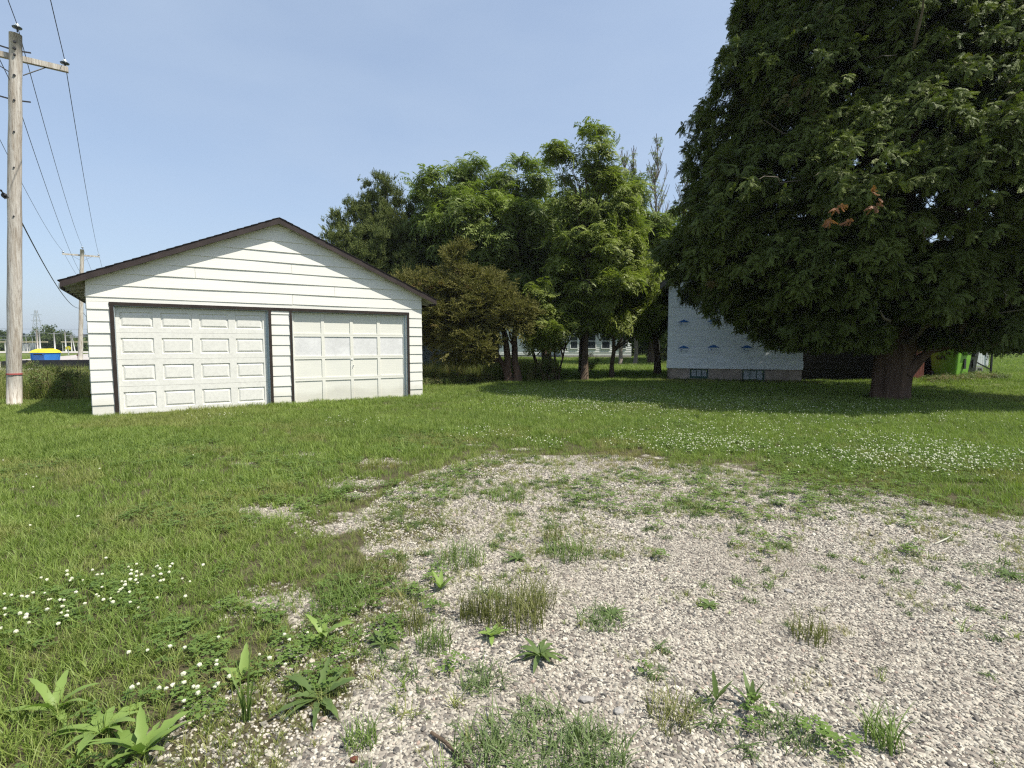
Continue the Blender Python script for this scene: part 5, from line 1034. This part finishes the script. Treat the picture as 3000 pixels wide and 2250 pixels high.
for k in range(n):
    # each bough tip: an elongated plume running outward and hanging at the end
    q = g.integers(14, 22); f = g.random(q); L = g.uniform(.5, .85); side = np.array([-out[k, 1], out[k, 0], 0]); o = out[k]*(f[:, None]-.7)*L*1.3+side*(g.normal(size=(q, 1))*.19*(1.1-f[:, None]*.5)); o[:, 2] += -.42*L*f**2+g.normal(size=q)*.085+.18*L*(1-f)
    P.append(c[k]+o); D.append(out[k]*1.0+side*g.normal(size=(q, 1))*.55+np.array([0, 0, -.18])-np.stack([f*0, f*0, f*.5], 1))
P = np.concatenate(P)+np.array([cx, cy, 0]); D = np.concatenate(D); ph = np.degrees(np.arctan2(P[:, 1]-cy, P[:, 0]-cx)); k = P[:, 2] > np.where((ph > -128) & (ph < -82), 2.05, 1.38)
# a thin gap high on the right where sky shows between bare boughs
gap = (np.abs((P[:, 0]-cx)-(.2+.30*(P[:, 2]-7))) < .0)
crown(cd, C_TH, 5, P[k], D[k], .5, .95, .10, 78)
bp_ = np.array([[5.76,9.30,3.98]])+np.array([[g.normal(0, .10), g.normal(0, .15), -.14*j*.7] for j in range(5)]); bp2 = np.array([[6.45,9.60,4.01]])+np.array([[g.normal(0, .05), 0, -.1*j] for j in range(2)]); bpp = np.concatenate([bp_, bp2])
crown(cd, C_BR, 2, bpp, np.tile([0, -.5, -1.0], (len(bpp), 1))+g.normal(size=(len(bpp), 3))*.3, .45, .75, .6, 79, 'dead_sprays')['label'] = 'two hanging sprays of dead orange-brown foliage'

# ================================================================== INDIVIDUAL PLANTS AND BITS IN THE FOREGROUND
def leaf_part(t, az, el, L, w, bend, mat, seed, serr=.12, twist=0.):
    serr *= 1.8
    r = random.Random(seed); n = 9; V = []; F_ = []; d = Vector((math.cos(az), math.sin(az), 0)); s_ = Vector((-math.sin(az), math.cos(az), 0)); p = Vector((0, 0, .004)); e = el; st = L/n; pts = []
    for i in range(n+1):
        f = i/n; ww = w*(math.sin(PI*min(1, f**.8*.96+.04))**.75)*(1 if f > .12 else .35)*(1+serr*math.sin(i*2.6+seed)+r.uniform(-.05, .05)); up = Vector((0, 0, 1)); nrm = (d*-math.sin(e)+up*math.cos(e)); ss = (s_*math.cos(twist*f)+nrm*math.sin(twist*f))
        V += [p+ss*ww*.5+nrm*ww*.14, p, p-ss*ww*.5+nrm*ww*.14]; p = p+(d*math.cos(e)+up*math.sin(e))*st; e -= bend/n
        if p.z < .006: p.z = .006; e = max(e, 0)
    for i in range(n): a = 3*i; F_ += [(a, a+1, a+4, a+3), (a+1, a+2, a+5, a+4)]
    m = MB(); m.add(V, F_); return m.build('leaf', mat, t, True)
def broad_plant(name, x, y, nl, L, w, el, bend, mat, label, cat, seed, serr=.12, group=None):
    t = empty(name, (x, y, gz(x, y)), label, cat, 0, group); r = random.Random(seed)
    for k in range(nl): leaf_part(t, k*2*PI/nl+r.uniform(-.35, .35), el*r.uniform(.6, 1.3), L*r.uniform(.65, 1.15), w*r.uniform(.75, 1.15), bend*r.uniform(.6, 1.3), mat, seed*31+k, serr, r.uniform(-.5, .5))
    return t
BP = 'broad-leaved weeds in the near lawn'
broad_plant('dock_plant', -1.52, 1.86, 12, .20, .040, .75, 1.1, 'dock', 'bright green dock plant with long wavy leaves in the bottom left corner', 'weed', 1, .12, BP)
broad_plant('dock_plant', -1.30, 1.76, 11, .19, .038, .85, .8, 'dock', 'light green dock plant with upright leaves right of the corner one', 'weed', 2, .15, BP)
broad_plant('dock_plant', -1.80, 1.98, 7, .22, .04, .8, .9, 'dock', 'narrow-leaved pale weed at the very left edge of the bottom corner', 'weed', 3, .1, BP)
broad_plant('dock_plant', -1.16, 2.18, 4, .15, .045, .9, .5, 'dock', 'small broad weed sprouting at the lawn edge near the blossoms', 'weed', 4, .1, BP)
broad_plant('dock_plant', -.93, 2.50, 7, .17, .032, .8, .9, 'dock', 'pale green leafy weed where lawn meets gravel, left of centre', 'weed', 5, .1, BP)
for a in ((-.79, 2.06, 13, .19, .034, .55, .9, 'rosette', 'spiky thistle-like rosette on gravel at lower left of centre', 6), (.13, 2.35, 15, .15, .026, .75, 1.4, 'rosette', 'dark rosette with narrow arching leaves in the middle of the near gravel', 7), (.04, 3.46, 12, .10, .02, .5, .8, 'rosette', 'small flat rosette above the centre of the gravel', 8),
          (-.62, 2.45, 8, .11, .03, .6, .9, 'rosette', 'small leafy rosette between two grass clumps left of centre', 9), (1.09, 2.83, 11, .075, .018, .5, .8, 'rosette', 'little round rosette alone on the gravel right of centre', 10), (-.10, 2.52, 9, .09, .028, .7, .8, 'dock', 'pale small rosette beside the large straw-coloured grass clump', 11),
          (.53, 2.72, 10, .11, .016, .4, .7, 'rosette', 'low spreading weed right of the large grass clump', 12), (-.42, 3.02, 7, .12, .028, .95, .5, 'dock', 'upright paddle-leaved weed on gravel left of the clumps', 13), (.96, 2.02, 7, .12, .022, 1.15, .3, 'rosette', 'upright narrow-leaved sprout in the lower right gravel', 14), (.83, 2.05, 4, .11, .022, 1.3, .2, 'rosette', 'tiny two-leaved upright sprout left of the lower right one', 15),
          (3.11, 3.21, 12, .11, .022, .4, .6, 'rosette', 'flat dark weed patch near the right edge of the gravel', 16)):
    broad_plant('rosette_weed', *a[:3], a[3], a[4], a[5], a[6], a[7], a[8], 'weed', a[9], .2 if a[9] == 6 else .08, 'rosette weeds growing on the gravel')
def clump(x, y, nb, rad, h_, w, lean, label, seed, tone, cat='grass clump', name='grass_clump', mat=None):
    m_ = {0: 'clump_green', 1: 'clump_olive', 2: 'clump_blue'}[tone]; me = tuft(seed, nb, rad, h_, w, lean, m_, .4, 4); o = link(name, me); o.location = (x, y, gz(x, y)); return tag(o, label, cat, 'grass clumps on the gravel')
M['clump_green'] = leaf_mat('clump_green', (.105, .16, .04), (.20, .28, .075), None, 0, .3, 9)
M['clump_olive'] = leaf_mat('clump_olive', (.11, .125, .035), (.21, .215, .075), None, 0, .3, 9)
M['clump_blue'] = leaf_mat('clump_bluegreen', (.10, .15, .055), (.18, .24, .09), None, 0, .3, 9)
for i, a in enumerate(((.01, 2.68, 260, .17, .20, .0055, .8, 'large straw-tinted grass clump at the centre of the gravel', 1), (-.20, 2.70, 120, .08, .17, .005, .55, 'upright tuft joined to the left of the large straw-tinted clump', 1), (.17, 2.86, 70, .09, .16, .005, 1.1, 'thin wispy tuft right of the large straw-tinted clump', 1),
        (-.33, 3.42, 170, .16, .15, .005, .9, 'mid-green grass clump above and left of the large one', 0), (.39, 3.54, 200, .17, .12, .0055, 1.0, 'dense dark grass clump on the upper middle of the gravel', 0), (.30, 3.80, 60, .08, .18, .005, .8, 'small arching tuft behind the dense dark clump', 1), (1.47, 2.51, 110, .09, .12, .0045, .8, 'fine yellowish tuft alone on the right half of the gravel', 1),
        (-.37, 2.43, 110, .09, .11, .005, .8, 'low green tuft lower left of the large clump', 0), (-.50, 2.60, 90, .08, .14, .005, .6, 'grass tuft with upright blades left of the low green tuft', 1), (.47, 2.68, 150, .13, .065, .006, 1.4, 'low bluish-green mat right of the large clump', 2), (-.12, 2.16, 130, .10, .07, .006, 1.3, 'low bluish-green mat below the large clump', 2),
        (.10, 1.80, 380, .21, .085, .007, 1.3, 'big leafy green patch at the bottom centre edge', 2), (-.12, 1.77, 120, .10, .09, .006, 1.0, 'small green patch left of the bottom centre one', 2), (.30, 1.76, 160, .12, .10, .006, 1.0, 'small green patch right of the bottom centre one', 2), (.62, 1.95, 110, .10, .10, .005, 1.0, 'ragged yellow-green tuft in the lower right of the gravel', 1),
        (-1.02, 1.93, 9, .012, .25, .011, .5, 'tall broad-bladed grass shoot at the lower left of the gravel edge', 0), (-.55, 1.82, 90, .06, .08, .005, .8, 'tiny round dark tuft near the bottom left of the gravel', 0), (-.86, 3.2, 240, .2, .13, .005, .9, 'brownish-green clump on the left rim of the gravel', 1), (-.95, 2.86, 240, .18, .14, .005, .8, 'green clump on the left rim below the brownish one', 0),
        (3.05, 3.24, 160, .16, .05, .006, 1.4, 'low green mat at the right edge of the gravel', 2), (1.35, 1.82, 90, .07, .12, .006, .7, 'upright greenish tuft near the bottom right', 0), (1.02, 1.86, 130, .11, .06, .006, 1.3, 'low grey-green mat in the bottom right gravel', 2), (-.05, 4.9, 150, .2, .12, .006, .9, 'grassy tuft on the upper left gravel', 0), (1.55, 4.6, 160, .22, .08, .006, 1.2, 'long low tuft across the upper right gravel', 0))):
    clump(*a[:7], a[7], 200+i, a[8])
# leafy mats of tiny weeds around the big patches
# sticks and odd stones
t = MB(); t.tube([(-.30, 1.86, .012), (-.24, 1.80, .022), (-.19, 1.75, .016), (-.14, 1.69, .012)], [.006, .007, .006, .004], 7); o = t.build('stick', 'bark', None, True); tag(o, 'short dark stick lying on the gravel at the bottom edge', 'stick')
t = MB(); t.tube([(3.05, 3.72, .012), (3.2, 3.80, .02), (3.33, 3.9, .014)], [.005, .006, .004], 6); o = t.build('stick', 'soffit', None, True); tag(o, 'pale straight twig lying on the right rim of the gravel', 'stick')
for i, (x, y, s, lb) in enumerate(((.30, 2.05, .032, 'largest pale flat stone in the lower middle gravel'), (.42, 1.98, .024, 'pale stone just right of the largest flat one'), (1.62, 3.0, .026, 'white stone on the right half of the gravel'), (1.18, 1.93, .026, 'bigger whitish stone at lower right'), (-.55, 1.74, .02, 'dark reddish pebble near the bottom left'), (2.05, 4.75, .028, 'light stone at the far right rim of the gravel'))):
    me = stone_mesh(300+i); me.materials.clear(); me.materials.append(M['rust_wood' if i == 4 else 'tan_stone' if i % 2 else 'pale_stone'] if i == 4 else M['concrete' if i % 2 else 'white_flat' if 0 else 'concrete']); o = link('stone', me); o.location = (x, y, gz(x, y)+s*.3); o.scale = (s, s, s*.8); o.rotation_euler = (0, 0, i*1.1); tag(o, lb, 'stone', 'larger loose stones on the gravel')

# ================================================================== SUMMER HAZE
hz = MB(); hz.box(-420, 420, -60, 420, -1.6, 24); ho = hz.build('haze', None); hm = bpy.data.materials.new('haze'); hm.use_nodes = True; ht = hm.node_tree; ht.nodes.clear()
pv = ht.nodes.new('ShaderNodeVolumePrincipled'); pv.inputs['Color'].default_value = (.80, .86, .95, 1); pv.inputs['Density'].default_value = .0003; pv.inputs['Anisotropy'].default_value = .2
hq = ht.nodes.new('ShaderNodeOutputMaterial'); ht.links.new(pv.outputs[0], hq.inputs['Volume']); ho.data.materials.append(hm); tag(ho, kind='stuff')
